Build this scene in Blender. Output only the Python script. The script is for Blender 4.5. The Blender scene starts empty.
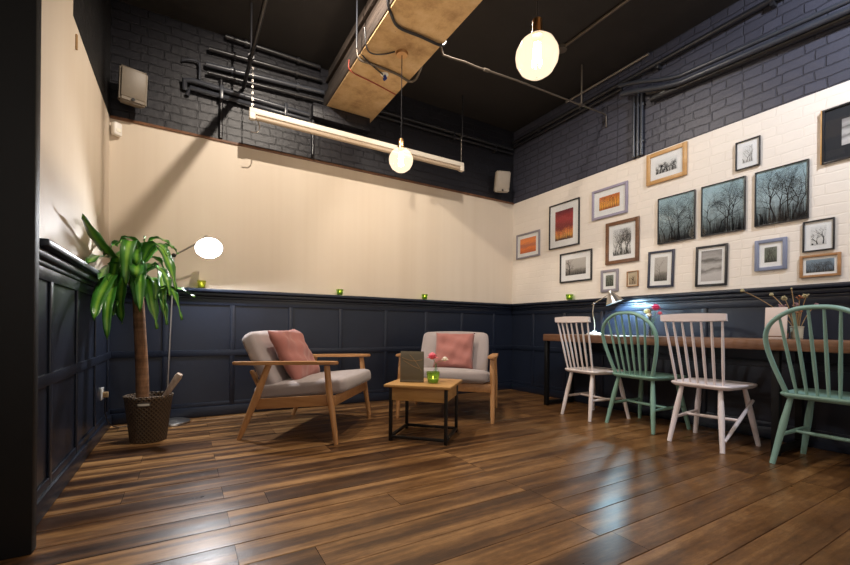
import bpy, bmesh, math, random
from mathutils import Vector, Matrix, Quaternion
random.seed(7)
PI = math.pi
SC = bpy.context.scene
COL = SC.collection

# ------------------------------------------------------------------ materials
def srgb(r, g, b):
    f = lambda c: c / 12.92 if c <= .04045 else ((c + .055) / 1.055) ** 2.4
    return (f(r / 255), f(g / 255), f(b / 255), 1)

class NT:
    def __init__(s, name):
        s.m = bpy.data.materials.new(name); s.m.use_nodes = True
        s.t = s.m.node_tree; s.t.nodes.clear()
        s.out = s.t.nodes.new('ShaderNodeOutputMaterial')
    def n(s, typ, **kw):
        nd = s.t.nodes.new(typ)
        for k, v in kw.items():
            if k == 'ins':
                for a, b in v.items():
                    if hasattr(b, 'is_output'): s.t.links.new(b, nd.inputs[a])
                    else: nd.inputs[a].default_value = b
            else: setattr(nd, k, v)
        return nd
    def ramp(s, fac, stops):
        r = s.n('ShaderNodeValToRGB'); s.t.links.new(fac, r.inputs[0])
        e = r.color_ramp.elements
        while len(e) < len(stops): e.new(.5)
        for i, (p, c) in enumerate(stops):
            e[i].position = p; e[i].color = c if len(c) == 4 else (*c, 1)
        return r.outputs[0]
    def coord(s, scale=(1, 1, 1), rot=(0, 0, 0), loc=(0, 0, 0), kind='Object'):
        c = s.n('ShaderNodeTexCoord'); m = s.n('ShaderNodeMapping')
        m.inputs['Scale'].default_value = scale; m.inputs['Rotation'].default_value = rot; m.inputs['Location'].default_value = loc
        s.t.links.new(c.outputs[kind], m.inputs[0]); return m.outputs[0]
    def noise(s, vec, scale=5, detail=4, rough=.55, out='Fac'):
        return s.n('ShaderNodeTexNoise', ins={'Vector': vec, 'Scale': scale, 'Detail': detail, 'Roughness': rough}).outputs[out]
    def mix(s, fac, a, b, mode='MIX'):
        m = s.n('ShaderNodeMix', data_type='RGBA', blend_type=mode)
        for i, v in ((0, fac), (6, a), (7, b)):
            if hasattr(v, 'is_output'): s.t.links.new(v, m.inputs[i])
            else: m.inputs[i].default_value = (*v, 1) if isinstance(v, tuple) and len(v) == 3 else v
        return m.outputs[2]
    def math(s, op, a, b=0.0, clamp=False):
        m = s.n('ShaderNodeMath', operation=op, use_clamp=clamp)
        for i, v in ((0, a), (1, b)):
            if hasattr(v, 'is_output'): s.t.links.new(v, m.inputs[i])
            else: m.inputs[i].default_value = v
        return m.outputs[0]
    def bump(s, h, strength=.3, dist=.01, normal=None):
        b = s.n('ShaderNodeBump', ins={'Height': h, 'Strength': strength, 'Distance': dist})
        if normal: s.t.links.new(normal, b.inputs['Normal'])
        return b.outputs[0]
    def pbr(s, color, rough=.5, metal=0, normal=None, spec=.5, **extra):
        p = s.n('ShaderNodeBsdfPrincipled')
        for k, v in (('Base Color', color), ('Roughness', rough), ('Metallic', metal), ('Normal', normal), ('Specular IOR Level', spec), *extra.items()):
            if v is None: continue
            if hasattr(v, 'is_output'): s.t.links.new(v, p.inputs[k])
            else: p.inputs[k].default_value = v
        s.t.links.new(p.outputs[0], s.out.inputs[0]); return s.m
    def surf(s, shader): s.t.links.new(shader, s.out.inputs[0]); return s.m

def paint(name, col, rough=.5, var=.12, scale=6, metal=0, bump=.05, spec=.5, stretch=(1, 1, 1)):
    t = NT(name); v = t.coord(stretch); n = t.noise(v, scale)
    d = tuple(c * (1 - var) for c in col[:3]) + (1,); l = tuple(min(1, c * (1 + var)) for c in col[:3]) + (1,)
    c = t.mix(n, d, l)
    nb = t.bump(t.noise(v, scale * 8, 3), bump, .004) if bump else None
    return t.pbr(c, rough, metal, nb, spec)

def wood(name, dark, light, axis='X', scale=14, rough=.42, bump=.08):
    t = NT(name); sc = {'X': (.12, 1, 1), 'Y': (1, .12, 1), 'Z': (1, 1, .12)}[axis]
    v = t.coord(sc); n = t.noise(v, scale, 8, .65); n2 = t.noise(v, scale * 5, 3)
    c = t.ramp(t.math('ADD', t.math('MULTIPLY', n, .75), t.math('MULTIPLY', n2, .25)), [(.32, dark), (.68, light)])
    return t.pbr(c, rough, 0, t.bump(n2, bump, .003))

def fabric(name, a, b, scale=260, rough=.95, bump=.25):
    t = NT(name); v = t.coord()
    w1 = t.noise(v, scale, 2, .6); w2 = t.noise(v, 9, 4)
    c = t.mix(w1, a, b); c = t.mix(t.math('MULTIPLY', w2, .35), c, tuple(x * .72 for x in a[:3]) + (1,))
    return t.pbr(c, rough, 0, t.bump(w1, bump, .002), .15, **{'Sheen Weight': .25})

def emit(name, col, strength):
    t = NT(name); e = t.n('ShaderNodeEmission', ins={'Color': col, 'Strength': strength}); return t.surf(e.outputs[0])

def glassy(name, tint, gloss=.12, rough=.03, body=None, body_amt=0.0, glow=None):
    """thin glass: mostly see-through, fresnel reflection, a little tinted body"""
    t = NT(name)
    tr = t.n('ShaderNodeBsdfTransparent', ins={'Color': tint}).outputs[0]
    if body:
        d = t.n('ShaderNodeBsdfTranslucent', ins={'Color': body}).outputs[0]
        tr = t.n('ShaderNodeMixShader', ins={0: body_amt, 1: tr, 2: d}).outputs[0]
    g = t.n('ShaderNodeBsdfGlossy', ins={'Color': (1, 1, 1, 1), 'Roughness': rough}).outputs[0]
    fr = t.n('ShaderNodeFresnel', ins={'IOR': 1.45}).outputs[0]
    front = t.math('SUBTRACT', 1.0, t.n('ShaderNodeNewGeometry').outputs['Backfacing'])
    s = t.n('ShaderNodeMixShader', ins={0: t.math('MULTIPLY', t.math('MULTIPLY', fr, front), gloss / .12, True), 1: tr, 2: g}).outputs[0]
    if glow:
        e = t.n('ShaderNodeEmission', ins={'Color': glow[0], 'Strength': glow[1]}).outputs[0]
        s = t.n('ShaderNodeAddShader', ins={0: s, 1: e}).outputs[0]
    return t.surf(s)

def brick_paint(name, top, mortar, axis, rough, strength, var=.15, chips=None, dirt=None):
    """painted brick on a wall; axis = world axis running along the wall"""
    t = NT(name)
    c = t.n('ShaderNodeTexCoord').outputs['Object']
    sx = t.n('ShaderNodeSeparateXYZ', ins={0: c})
    v = t.n('ShaderNodeCombineXYZ', ins={0: sx.outputs[axis], 1: sx.outputs['Z'], 2: 0.0}).outputs[0]
    wob = t.n('ShaderNodeTexNoise', ins={'Vector': v, 'Scale': 7.0, 'Detail': 3.0})
    off = t.n('ShaderNodeVectorMath', operation='SCALE', ins={0: wob.outputs['Color'], 'Scale': .030}).outputs[0]
    v2 = t.n('ShaderNodeVectorMath', operation='ADD', ins={0: v, 1: off}).outputs[0]
    bk = t.n('ShaderNodeTexBrick', ins={'Vector': v2, 'Color1': (0, 0, 0, 1), 'Color2': (1, 1, 1, 1), 'Mortar': (.5, .5, .5, 1), 'Scale': 1.0,
             'Mortar Size': .006, 'Mortar Smooth': .5, 'Bias': 0.0, 'Brick Width': .215, 'Row Height': .073}); bk.squash = .56; bk.squash_frequency = 2
    m = bk.outputs['Fac']
    n = t.noise(v, 22, 6, .65); n3 = t.noise(v, 3, 3)
    per = t.math('MULTIPLY', bk.outputs['Color'], 1.0)
    lo = tuple(x * (1 - var) for x in top[:3]) + (1,); hi = tuple(min(1, x * (1 + var)) for x in top[:3]) + (1,)
    col = t.mix(t.math('ADD', t.math('MULTIPLY', n, .6), t.math('MULTIPLY', per, .4)), lo, hi)
    col = t.mix(t.math('MULTIPLY', m, .55), col, mortar)
    if chips:
        ch = t.math('GREATER_THAN', t.noise(v, 16, 5, .7), .70)
        col = t.mix(t.math('MULTIPLY', ch, .75), col, chips)
    if dirt:
        dm = t.ramp(n3, [(.45, (0, 0, 0)), (.75, (1, 1, 1))])
        col = t.mix(t.math('MULTIPLY', dm, .3), col, dirt)
    h = t.math('SUBTRACT', t.math('ADD', t.math('MULTIPLY', n, .5), t.math('MULTIPLY', per, .25)), m)
    return t.pbr(col, rough, 0, t.bump(h, strength, .012))

M = {}
def mats():
    M['navy'] = paint('navy_eggshell_paint', (.0105, .0150, .0285), .34, .25, 5, bump=.12, spec=.5)
    M['navy_dark'] = paint('near_black_paint', (.0035, .0035, .004), .55, .2, 5, bump=.1, spec=.3)
    # cream wallpapered wall with soft vertical streaks
    t = NT('cream_streaked_wall'); v = t.coord((2.6, 2.6, .12)); v2 = t.coord((13, 13, .2)); v3 = t.coord((1, 1, 1))
    s = t.math('ADD', t.math('MULTIPLY', t.noise(v, 1.0, 4), .7), t.math('MULTIPLY', t.noise(v2, 1.0, 3), .3))
    c = t.ramp(s, [(.32, (.63, .535, .425)), (.52, (.67, .58, .47)), (.70, (.71, .625, .515))])
    c = t.mix(t.math('MULTIPLY', t.noise(v3, 2.2, 4), .25), c, (.58, .46, .34, 1))
    M['cream'] = t.pbr(c, .55, 0, t.bump(s, .12, .006))
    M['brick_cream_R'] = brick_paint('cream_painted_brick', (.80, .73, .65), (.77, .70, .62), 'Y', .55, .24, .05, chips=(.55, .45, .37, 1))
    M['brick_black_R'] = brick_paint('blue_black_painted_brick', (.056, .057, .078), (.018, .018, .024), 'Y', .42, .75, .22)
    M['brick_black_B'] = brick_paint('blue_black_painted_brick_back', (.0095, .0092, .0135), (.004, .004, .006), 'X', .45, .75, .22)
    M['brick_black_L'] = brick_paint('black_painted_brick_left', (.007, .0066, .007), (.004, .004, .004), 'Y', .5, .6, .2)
    M['ceiling'] = paint('black_brown_ceiling_paint', (.018, .015, .0138), .75, .35, 2.5, bump=.15)
    # floor boards: tone (own colour of each board) comes from a mesh attribute
    t = NT('worn_oak_floorboards')
    at = t.n('ShaderNodeAttribute', attribute_name='tone'); tone = at.outputs['Fac']
    cc = t.n('ShaderNodeTexCoord').outputs['Object']
    sx = t.n('ShaderNodeSeparateXYZ', ins={0: cc})
    z = t.math('MULTIPLY', tone, 37.0)
    def stretched(ax, ay):
        return t.n('ShaderNodeCombineXYZ', ins={0: t.math('MULTIPLY', sx.outputs['X'], ax), 1: t.math('MULTIPLY', sx.outputs['Y'], ay), 2: z}).outputs[0]
    band = t.noise(stretched(.55, 13.0), 1.0, 3, .5)      # wide lengthwise bands of lighter and darker tone
    grain = t.noise(stretched(2.2, 60.0), 1.0, 6, .7)
    blot = t.noise(stretched(2.5, 7.0), 1.0, 5, .65)
    bandx = t.n('ShaderNodeMapRange', ins={0: sx.outputs['X'], 1: -4.2, 2: -1.4, 3: 1.0, 4: .20}).outputs[0]  # band contrast, strongest at the left wall and weaker to the right
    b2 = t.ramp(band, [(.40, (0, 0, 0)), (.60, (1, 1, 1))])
    speck = t.noise(stretched(14.0, 45.0), 1.0, 4, .75)
    f = t.math('ADD', t.math('MULTIPLY', grain, .34), t.math('MULTIPLY', blot, .40))
    f = t.math('ADD', f, t.math('MULTIPLY', t.math('SUBTRACT', speck, .38), .40))
    f = t.math('ADD', f, t.math('MULTIPLY', tone, .17))
    f = t.math('ADD', f, t.math('MULTIPLY', t.math('SUBTRACT', b2, .5), t.math('MULTIPLY', bandx, .52)))
    col = t.ramp(f, [(.16, (.024, .0105, .005)), (.38, (.074, .033, .0125)), (.58, (.180, .088, .031)), (.82, (.39, .215, .085))])
    ro = t.math('ADD', t.math('MULTIPLY', blot, .26), .20)
    hb = t.math('ADD', t.math('MULTIPLY', speck, .45), t.math('MULTIPLY', blot, .65))
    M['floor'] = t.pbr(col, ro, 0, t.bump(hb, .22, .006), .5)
    M['gap'] = paint('dark_floor_gap', (.010, .006, .004), .9, .1, 5, bump=0)
    M['oak'] = wood('pale_oak', (.36, .165, .06), (.56, .30, .125), 'X')
    M['oakleg'] = wood('pale_oak_upright', (.36, .165, .06), (.56, .30, .125), 'Z')
    M['table_oak'] = wood('honey_oak_tabletop', (.34, .17, .05), (.62, .36, .13), 'X', 10)
    M['worktop'] = wood('brown_worktop', (.085, .036, .018), (.25, .12, .062), 'Y', 18)
    M['black_metal'] = paint('black_steel', (.014, .013, .013), .42, .2, 9, metal=.4)
    M['pipe_black'] = paint('black_painted_pipe', (.018, .018, .021), .33, .3, 9, bump=.05)
    M['pipe_blue'] = paint('blue_black_painted_conduit', (.040, .044, .055), .30, .3, 9, bump=.05)
    M['steel'] = paint('galvanised_steel', (.34, .31, .28), .36, .2, 14, metal=.75)
    M['chrome'] = paint('brushed_metal', (.62, .60, .58), .28, .1, 30, metal=1)
    M['grey_fabric'] = fabric('oatmeal_weave', (.30, .255, .25, 1), (.48, .42, .405, 1))
    M['pink'] = fabric('dusty_pink_cotton', (.32, .125, .108, 1), (.45, .19, .16, 1), 320)
    M['white_paint'] = paint('chalky_white_chair_paint', (.78, .70, .68), .45, .06, 8, bump=.05)
    M['white_paint2'] = paint('lilac_white_chair_paint', (.82, .75, .78), .45, .05, 9, bump=.05)
    M['mint'] = paint('mint_green_chair_paint', (.215, .385, .315), .42, .10, 8, bump=.05)
    M['mint2'] = paint('pale_mint_chair_paint', (.235, .405, .36), .42, .10, 8, bump=.05)
    M['white'] = paint('white_plastic', (.80, .77, .72), .4, .04, 8, bump=0)
    M['beige_plastic'] = paint('beige_plastic', (.36, .31, .25), .5, .1, 14, bump=.04)
    M['beige_plastic_shaded2'] = paint('cream_enamel', (.42, .36, .27), .4, .1, 14, bump=0)
    M['beige_plastic_shaded'] = paint('beige_plastic_shaded', (.17, .14, .105), .5, .1, 14, bump=.04)  # beige speaker plastic, darkened to carry the shade of the left corner
    M['batten_tube'] = paint('cream_tube', (.42, .33, .24), .4, .05, 4, bump=0)
    M['batten'] = paint('white_enamel_batten', (.72, .66, .57), .4, .05, 4, bump=0)
    # rough concrete/plaster casing of the beam
    t = NT('tan_plaster_casing'); v = t.coord(); n = t.noise(v, 5, 8, .68); n2 = t.noise(v, 45, 5, .7)
    c = t.ramp(n, [(.30, (.34, .205, .09)), (.5, (.58, .385, .19)), (.7, (.70, .51, .29))])
    c = t.mix(t.math('GREATER_THAN', n2, .68), c, (.18, .10, .05, 1))
    M['casing'] = t.pbr(c, .9, 0, t.bump(n2, .5, .01))
    t = NT('rough_dark_concrete'); v = t.coord((1, .3, 1)); n = t.noise(v, 9, 8, .7)
    M['beam_side'] = t.pbr(t.ramp(n, [(.3, (.020, .014, .011)), (.6, (.075, .054, .042)), (.8, (.16, .12, .09))]), .85, 0, t.bump(n, .8, .02))
    M['red'] = paint('red_wire', (.32, .05, .03), .5, .1, 5, bump=0)
    M['blue'] = paint('blue_plastic', (.02, .04, .22), .4, .1, 5, bump=0)
    M['tan_conduit'] = paint('tan_conduit', (.12, .10, .08), .35, .15, 9, metal=.3)
    # basket: woven diamond pattern
    t = NT('brown_woven_basket')
    uvn = t.n('ShaderNodeUVMap'); sp = t.n('ShaderNodeSeparateXYZ', ins={0: uvn.outputs[0]})
    a = t.math('SINE', t.math('MULTIPLY', t.math('ADD', sp.outputs[0], sp.outputs[1]), 2 * PI))
    b = t.math('SINE', t.math('MULTIPLY', t.math('SUBTRACT', sp.outputs[0], sp.outputs[1]), 2 * PI))
    h = t.math('MAXIMUM', a, b)
    M['basket'] = t.pbr(t.ramp(h, [(.1, (.045, .028, .016)), (.75, (.105, .068, .038)), (1, (.16, .108, .062))]), .55, 0, t.bump(h, .8, .006))
    M['soil'] = paint('potting_bark', (.05, .03, .02), .95, .6, 40, bump=.9)
    t = NT('dracaena_trunk'); v = t.coord((1, 1, 14)); n = t.noise(v, 2.2, 5, .6); n2 = t.noise(t.coord((1, 1, .25)), 60, 4)
    f = t.math('ADD', t.math('MULTIPLY', n, .6), t.math('MULTIPLY', n2, .4))
    M['trunk'] = t.pbr(t.ramp(f, [(.33, (.085, .038, .018)), (.55, (.23, .115, .055)), (.72, (.34, .19, .10))]), .85, 0, t.bump(f, .7, .012))
    t = NT('glossy_striped_leaf')
    uvn = t.n('ShaderNodeUVMap'); sp = t.n('ShaderNodeSeparateXYZ', ins={0: uvn.outputs[0]})
    n = t.noise(t.coord(), 30, 3)
    st = t.math('ABSOLUTE', t.math('SUBTRACT', sp.outputs[0], .5))
    st = t.math('ADD', st, t.math('MULTIPLY', t.math('SUBTRACT', n, .5), .12))
    c = t.ramp(st, [(.0, (.22, .42, .045)), (.12, (.13, .33, .03)), (.2, (.045, .19, .02)), (.5, (.025, .13, .016))])
    M['leaf'] = t.pbr(c, .3, 0, t.bump(t.math('SINE', t.math('MULTIPLY', sp.outputs[0], 70.0)), .15, .002), .5)
    M['stake'] = wood('pale_weathered_stake', (.12, .07, .045), (.62, .50, .40), 'Z', 16, .8, .5)
    M['bulb_cool'] = emit('cool_white_bulb_glow', (.93, .96, 1, 1), 330)
    M['bulb_desk'] = emit('desk_bulb_glow', (.70, .90, 1, 1), 230)
    M['filament'] = emit('hot_filament', (1, .80, .55, 1), 60)
    M['globe'] = glassy('frosted_warm_globe_glass', (1, .97, .92, 1), .12, .05, glow=((1, .78, .54, 1), .62))
    M['brass'] = paint('aged_brass', (.55, .33, .16), .32, .15, 12, metal=1)
    M['flame'] = emit('candle_flame', (1, .78, .35, 1), 14)
    M['green_glass'] = glassy('green_glass', (.66, .82, .38, 1), .16, .05, (.34, .50, .12, 1), .38)
    M['amber_glass'] = glassy('olive_glass', (.75, .80, .40, 1), .16, .05, (.55, .60, .20, 1), .38)
    M['clear_glass'] = glassy('clear_glass', (.93, .97, .95, 1), .2, .02)
    M['pane'] = glassy('picture_glass', (.97, .98, .98, 1), .10, .015)
    M['wax'] = paint('candle_wax', (.85, .82, .70), .5, .03, 5, bump=0)
    M['pinkpetal'] = paint('pink_petals', (.78, .16, .22), .6, .2, 30, bump=0)
    M['redpetal'] = paint('crimson_petals', (.68, .07, .20), .6, .25, 30, bump=0)
    M['whitepetal'] = paint('white_petals', (.88, .82, .72), .6, .08, 30, bump=0)
    M['yellowpetal'] = paint('pale_yellow_petals', (.82, .80, .50), .6, .1, 30, bump=0)
    M['stem'] = paint('green_stem', (.09, .22, .05), .6, .2, 12, bump=0)
    M['dry'] = paint('dried_flower_stem', (.35, .22, .10), .8, .3, 20, bump=0)
    M['dryhead'] = paint('dried_seed_head', (.42, .36, .20), .85, .35, 40, bump=.3)
    M['rust'] = paint('rust_dried_bloom', (.33, .13, .06), .85, .4, 40, bump=.3)
    M['mauve'] = paint('mauve_dried_bloom', (.30, .17, .18), .85, .4, 40, bump=.3)
    M['board'] = wood('dark_olive_board', (.085, .070, .045), (.150, .125, .085), 'X', 8, .6)
    M['card'] = paint('off_white_card', (.66, .55, .50), .7, .06, 6, bump=0)
    M['zinc'] = paint('pale_ribbed_pot', (.55, .50, .38), .5, .1, 14)
    M['herb'] = paint('green_herb_leaf', (.10, .24, .05), .6, .3, 30, bump=0)
    # frames
    for k, c, r in (('f_black', (.013, .013, .016), .35), ('f_grey', (.26, .24, .27), .5), ('f_lilac', (.30, .27, .36), .5), ('f_greyblue', (.19, .22, .32), .45),
                    ('f_navy', (.025, .03, .055), .4), ('mat_white', (.82, .80, .80), .8), ('mat_black', (.014, .014, .018), .8), ('ink', (.014, .013, .014), .8),
                    ('ink_brown', (.06, .028, .018), .8), ('ink_grey', (.10, .09, .085), .8), ('mat_beige', (.60, .50, .38), .8)):
        M[k] = paint(k + '_finish', c, r, .1, 12, bump=0)
    M['f_brown'] = wood('brown_frame_wood', (.085, .035, .014), (.22, .10, .045), 'X', 20)
    M['f_oak'] = wood('honey_frame_wood', (.42, .22, .07), (.62, .37, .15), 'X', 16)
    M['f_gold'] = wood('gold_brown_frame_wood', (.26, .12, .045), (.46, .25, .11), 'X', 24)
    def pic(name, stops, noise=.3, stretch=(3, 1, 14), scale=3):
        t = NT(name); c = t.n('ShaderNodeTexCoord').outputs['Generated']
        s = t.n('ShaderNodeSeparateXYZ', ins={0: c})
        nz = t.noise(t.coord(stretch), scale, 5, .6)
        f = t.math('ADD', s.outputs['Z'], t.math('MULTIPLY', t.math('SUBTRACT', nz, .5), noise * 2))
        return t.pbr(t.ramp(f, stops), .7)
    M['p_sunset'] = pic('orange_sunset_print', [(.0, (.55, .11, .03)), (.3, (.85, .22, .04)), (.5, (.55, .16, .09)), (.75, (.92, .28, .06)), (1, (.80, .24, .08))], .3)
    M['p_redforest'] = pic('red_forest_print', [(.0, (.10, .02, .01)), (.12, (.75, .33, .06)), (.30, (.70, .18, .05)), (.45, (.25, .03, .03)), (.7, (.42, .05, .05)), (1, (.18, .03, .04))], .25, (3, 1, 5))
    M['p_orange'] = pic('orange_forest_print', [(.0, (.40, .10, .02)), (.3, (.85, .38, .06)), (.7, (.75, .25, .04)), (1, (.55, .14, .04))], .25)
    M['p_white'] = pic('white_print_paper', [(.0, (.55, .53, .52)), (.3, (.72, .70, .69)), (1, (.76, .75, .75))], .25)
    M['p_grey'] = pic('grey_landscape_print', [(.0, (.07, .065, .06)), (.3, (.20, .18, .16)), (.45, (.42, .38, .35)), (1, (.50, .46, .43))], .2, (3, 1, 6))
    M['p_clouds'] = pic('grey_cloud_print', [(.0, (.48, .44, .43)), (.25, (.55, .51, .50)), (.42, (.20, .18, .17)), (.5, (.50, .47, .46)), (.68, (.13, .12, .115)), (.78, (.42, .39, .38)), (1, (.20, .18, .175))], .32, (2, 1, 6), 2.2)
    M['p_teal'] = pic('teal_dusk_print', [(.0, (.03, .035, .035)), (.25, (.16, .20, .21)), (.55, (.42, .53, .57)), (1, (.38, .54, .61))], .3, (5, 1, 5), 5)
    M['p_sepia'] = pic('sepia_print', [(.0, (.30, .22, .14)), (.5, (.44, .34, .22)), (1, (.50, .40, .28))], .3)
    M['p_blue'] = pic('blue_grey_print', [(.0, (.03, .04, .05)), (.5, (.15, .20, .26)), (1, (.22, .29, .36))], .3)
    M['p_green'] = pic('grey_green_print', [(.0, (.04, .05, .035)), (.5, (.14, .16, .12)), (1, (.22, .24, .2))], .3)
mats()

# ------------------------------------------------------------------ mesh builder
def frame_of(d):
    d = d.normalized(); a = Vector((0, 0, 1)) if abs(d.z) < .9 else Vector((1, 0, 0))
    x = d.cross(a).normalized(); return x, d.cross(x).normalized()

class MB:
    def __init__(s): s.bm = bmesh.new(); s.mi = 0; s.uv = None
    def _f(s, vs):
        try: f = s.bm.faces.new(vs)
        except ValueError: return None
        f.material_index = s.mi; f.smooth = True; return f
    def box(s, c, size, rot=None, bevel=0, seg=2):
        b2 = bmesh.new(); bmesh.ops.create_cube(b2, size=1)
        bmesh.ops.scale(b2, vec=size, verts=b2.verts)
        if bevel: bmesh.ops.bevel(b2, geom=b2.edges[:], offset=bevel, segments=seg, profile=.5, affect='EDGES')
        mtx = Matrix.Translation(c) @ (rot.to_4x4() if rot else Matrix())
        s.merge(b2, mtx); return s
    def merge(s, b2, mtx):
        mp = {}
        for v in b2.verts: mp[v] = s.bm.verts.new(mtx @ v.co)
        for f in b2.faces: s._f([mp[v] for v in f.verts])
        b2.free()
    def ring(s, c, x, y, r, n, ry=None):
        return [s.bm.verts.new(c + x * (r * math.cos(2 * PI * i / n)) + y * ((ry or r) * math.sin(2 * PI * i / n))) for i in range(n)]
    def skin(s, rings, cap=True):
        n = len(rings[0])
        for a, b in zip(rings, rings[1:]):
            for i in range(n): s._f((a[i], a[(i + 1) % n], b[(i + 1) % n], b[i]))
        if cap: s._f(rings[0][::-1]); s._f(rings[-1])
    def tube(s, pts, r, n=10, flat=1.0, up=None, cap=True):
        pts = [Vector(p) for p in pts]; rs = r if isinstance(r, (list, tuple)) else [r] * len(pts)
        rings = []; x = None
        for i, p in enumerate(pts):
            d = (pts[min(i + 1, len(pts) - 1)] - pts[max(i - 1, 0)]).normalized()
            if x is None:
                if up: y0 = Vector(up); x = (y0 - d * y0.dot(d)).normalized()
                else: x, _ = frame_of(d)
            else: x = (x - d * x.dot(d)).normalized()
            y = d.cross(x).normalized()
            rings.append(s.ring(p, x, y, rs[i], n, rs[i] * flat))
        s.skin(rings, cap); return s
    def lathe(s, prof, n=24, c=(0, 0, 0), axis=None, cap=True, uvs=None):
        c = Vector(c); z = Vector(axis).normalized() if axis else Vector((0, 0, 1)); x, y = (Vector((1, 0, 0)), Vector((0, 1, 0))) if not axis else frame_of(z)
        rings = [s.ring(c + z * h, x, y, max(r, 1e-4), n) for r, h in prof]
        s.skin(rings, cap); return s
    def sphere(s, c, r, seg=16, rings=10, sc=(1, 1, 1)):
        b2 = bmesh.new(); bmesh.ops.create_uvsphere(b2, u_segments=seg, v_segments=rings, radius=r)
        s.merge(b2, Matrix.Translation(c) @ Matrix.Diagonal((*sc, 1))); return s
    def poly(s, pts): s._f([s.bm.verts.new(p) for p in pts]); return s
    def prism(s, outline, z0, z1):
        a = [s.bm.verts.new((x, y, z0)) for x, y in outline]; b = [s.bm.verts.new((x, y, z1)) for x, y in outline]
        s.skin([a, b]); return s
    def build(s, name, mat, parent=None, loc=None, recentre=True, sharp=40):
        bmesh.ops.recalc_face_normals(s.bm, faces=s.bm.faces)
        me = bpy.data.meshes.new(name)
        off = Vector((0, 0, 0))
        if parent is None and loc is None and recentre and len(s.bm.verts):
            lo = [min(v.co[i] for v in s.bm.verts) for i in range(3)]; hi = [max(v.co[i] for v in s.bm.verts) for i in range(3)]
            off = Vector(((lo[0] + hi[0]) / 2, (lo[1] + hi[1]) / 2, lo[2]))
            for v in s.bm.verts: v.co -= off
        s.bm.to_mesh(me); s.bm.free()
        me.set_sharp_from_angle(angle=math.radians(sharp))
        for m in (mat if isinstance(mat, (list, tuple)) else [mat]): me.materials.append(m)
        o = bpy.data.objects.new(name, me); COL.objects.link(o)
        if parent is not None: o.parent = parent
        o.location = loc if loc is not None else off
        return o

def tag(o, label, cat, group=None):
    o['label'] = label; o['category'] = cat
    if group: o['group'] = group
    return o
def thing(name, label, cat, loc=(0, 0, 0), rz=0, group=None, rot=None):
    o = bpy.data.objects.new(name, None); COL.objects.link(o); o.empty_display_size = .1
    o.location = loc; o.rotation_euler = rot if rot else (0, 0, rz)
    return tag(o, label, cat, group)
def struct(name, mb, mat, recentre=False, label=None):
    o = mb.build(name, mat, recentre=recentre); o['kind'] = 'structure'
    if label: o['label'] = label
    return o
def copy_thing(src, loc, rz, label):
    r = src.copy(); COL.objects.link(r); r.location = loc; r.rotation_euler = (0, 0, rz); r['label'] = label
    for ch in src.children:
        c = ch.copy(); COL.objects.link(c); c.parent = r
        for g in ch.children:
            d = g.copy(); COL.objects.link(d); d.parent = c
    return r
def bez(p0, p1, p2, p3=None, n=14):
    p = [Vector(q) for q in ((p0, p1, p2, p3) if p3 is not None else (p0, p1, p2))]
    out = []
    for i in range(n + 1):
        t = i / n; q = p
        while len(q) > 1: q = [a.lerp(b, t) for a, b in zip(q, q[1:])]
        out.append(q[0])
    return out
def smooth_path(pts, n=6):
    """Catmull-Rom through the points"""
    P = [Vector(p) for p in pts]; out = []
    for i in range(len(P) - 1):
        a, b, c, d = P[max(i - 1, 0)], P[i], P[i + 1], P[min(i + 2, len(P) - 1)]
        for k in range(n):
            t = k / n
            out.append(.5 * ((2 * b) + (c - a) * t + (2 * a - 5 * b + 4 * c - d) * t * t + (3 * b - a - 3 * c + d) * t ** 3))
    out.append(P[-1]); return out

# ------------------------------------------------------------------ camera
W, H1, H2, CEIL = 4.2943, 1.1254, 2.4596, 3.42
CAM = Vector((-3.7643, -4.1074, .8)); F, YAW, ROLL, Y0 = 408.37, .5321, .0096, 327.95
RT = Vector((math.cos(YAW), -math.sin(YAW), 0)); FW = Vector((math.sin(YAW), math.cos(YAW), 0)); UP = Vector((0, 0, 1))
r3 = RT * math.cos(ROLL) + UP * math.sin(ROLL); u3 = UP * math.cos(ROLL) - RT * math.sin(ROLL)
cd = bpy.data.cameras.new('camera'); cam = bpy.data.objects.new('camera', cd); COL.objects.link(cam)
cam.matrix_world = Matrix(((r3.x, u3.x, -FW.x, CAM.x), (r3.y, u3.y, -FW.y, CAM.y), (r3.z, u3.z, -FW.z, CAM.z), (0, 0, 0, 1)))
cd.sensor_width = 36; cd.lens = F / 850 * 36; cd.shift_y = (Y0 - 282.5) / 850; cd.clip_start = .02
SC.camera = cam

# ------------------------------------------------------------------ room shell
YB = -6.2
def quad(mb, a, b, c, d, mi=0): mb.mi = mi; mb.poly((a, b, c, d))
T = .18
mb = MB(); mb.box((-W / 2, T / 2, H2 / 2), (W + 2 * T, T, H2)); mb.mi = 1; mb.box((-W / 2, T / 2, (H2 + CEIL) / 2), (W + 2 * T, T, CEIL - H2))
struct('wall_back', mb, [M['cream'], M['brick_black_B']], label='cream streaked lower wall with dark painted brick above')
mb = MB(); mb.box((T / 2, YB / 2, H2 / 2), (T, -YB, H2)); mb.mi = 1; mb.box((T / 2, YB / 2, (H2 + CEIL) / 2), (T, -YB, CEIL - H2))
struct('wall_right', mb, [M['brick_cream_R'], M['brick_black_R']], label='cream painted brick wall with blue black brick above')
YP = -2.15
mb = MB(); mb.box((-W - T / 2, YP / 2, H2 / 2), (T, -YP, H2))
mb.box((-W - T / 2, (YP - 1.25) / 2, (H2 + CEIL) / 2), (T, -YP - 1.25, CEIL - H2))
mb.mi = 1; mb.box((-W - T / 2, -.625, (H2 + CEIL) / 2), (T, 1.25, CEIL - H2))
mb.mi = 0; mb.box((-5.3, (YB + YP) / 2, CEIL / 2), (T, YP - YB, CEIL))
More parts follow.
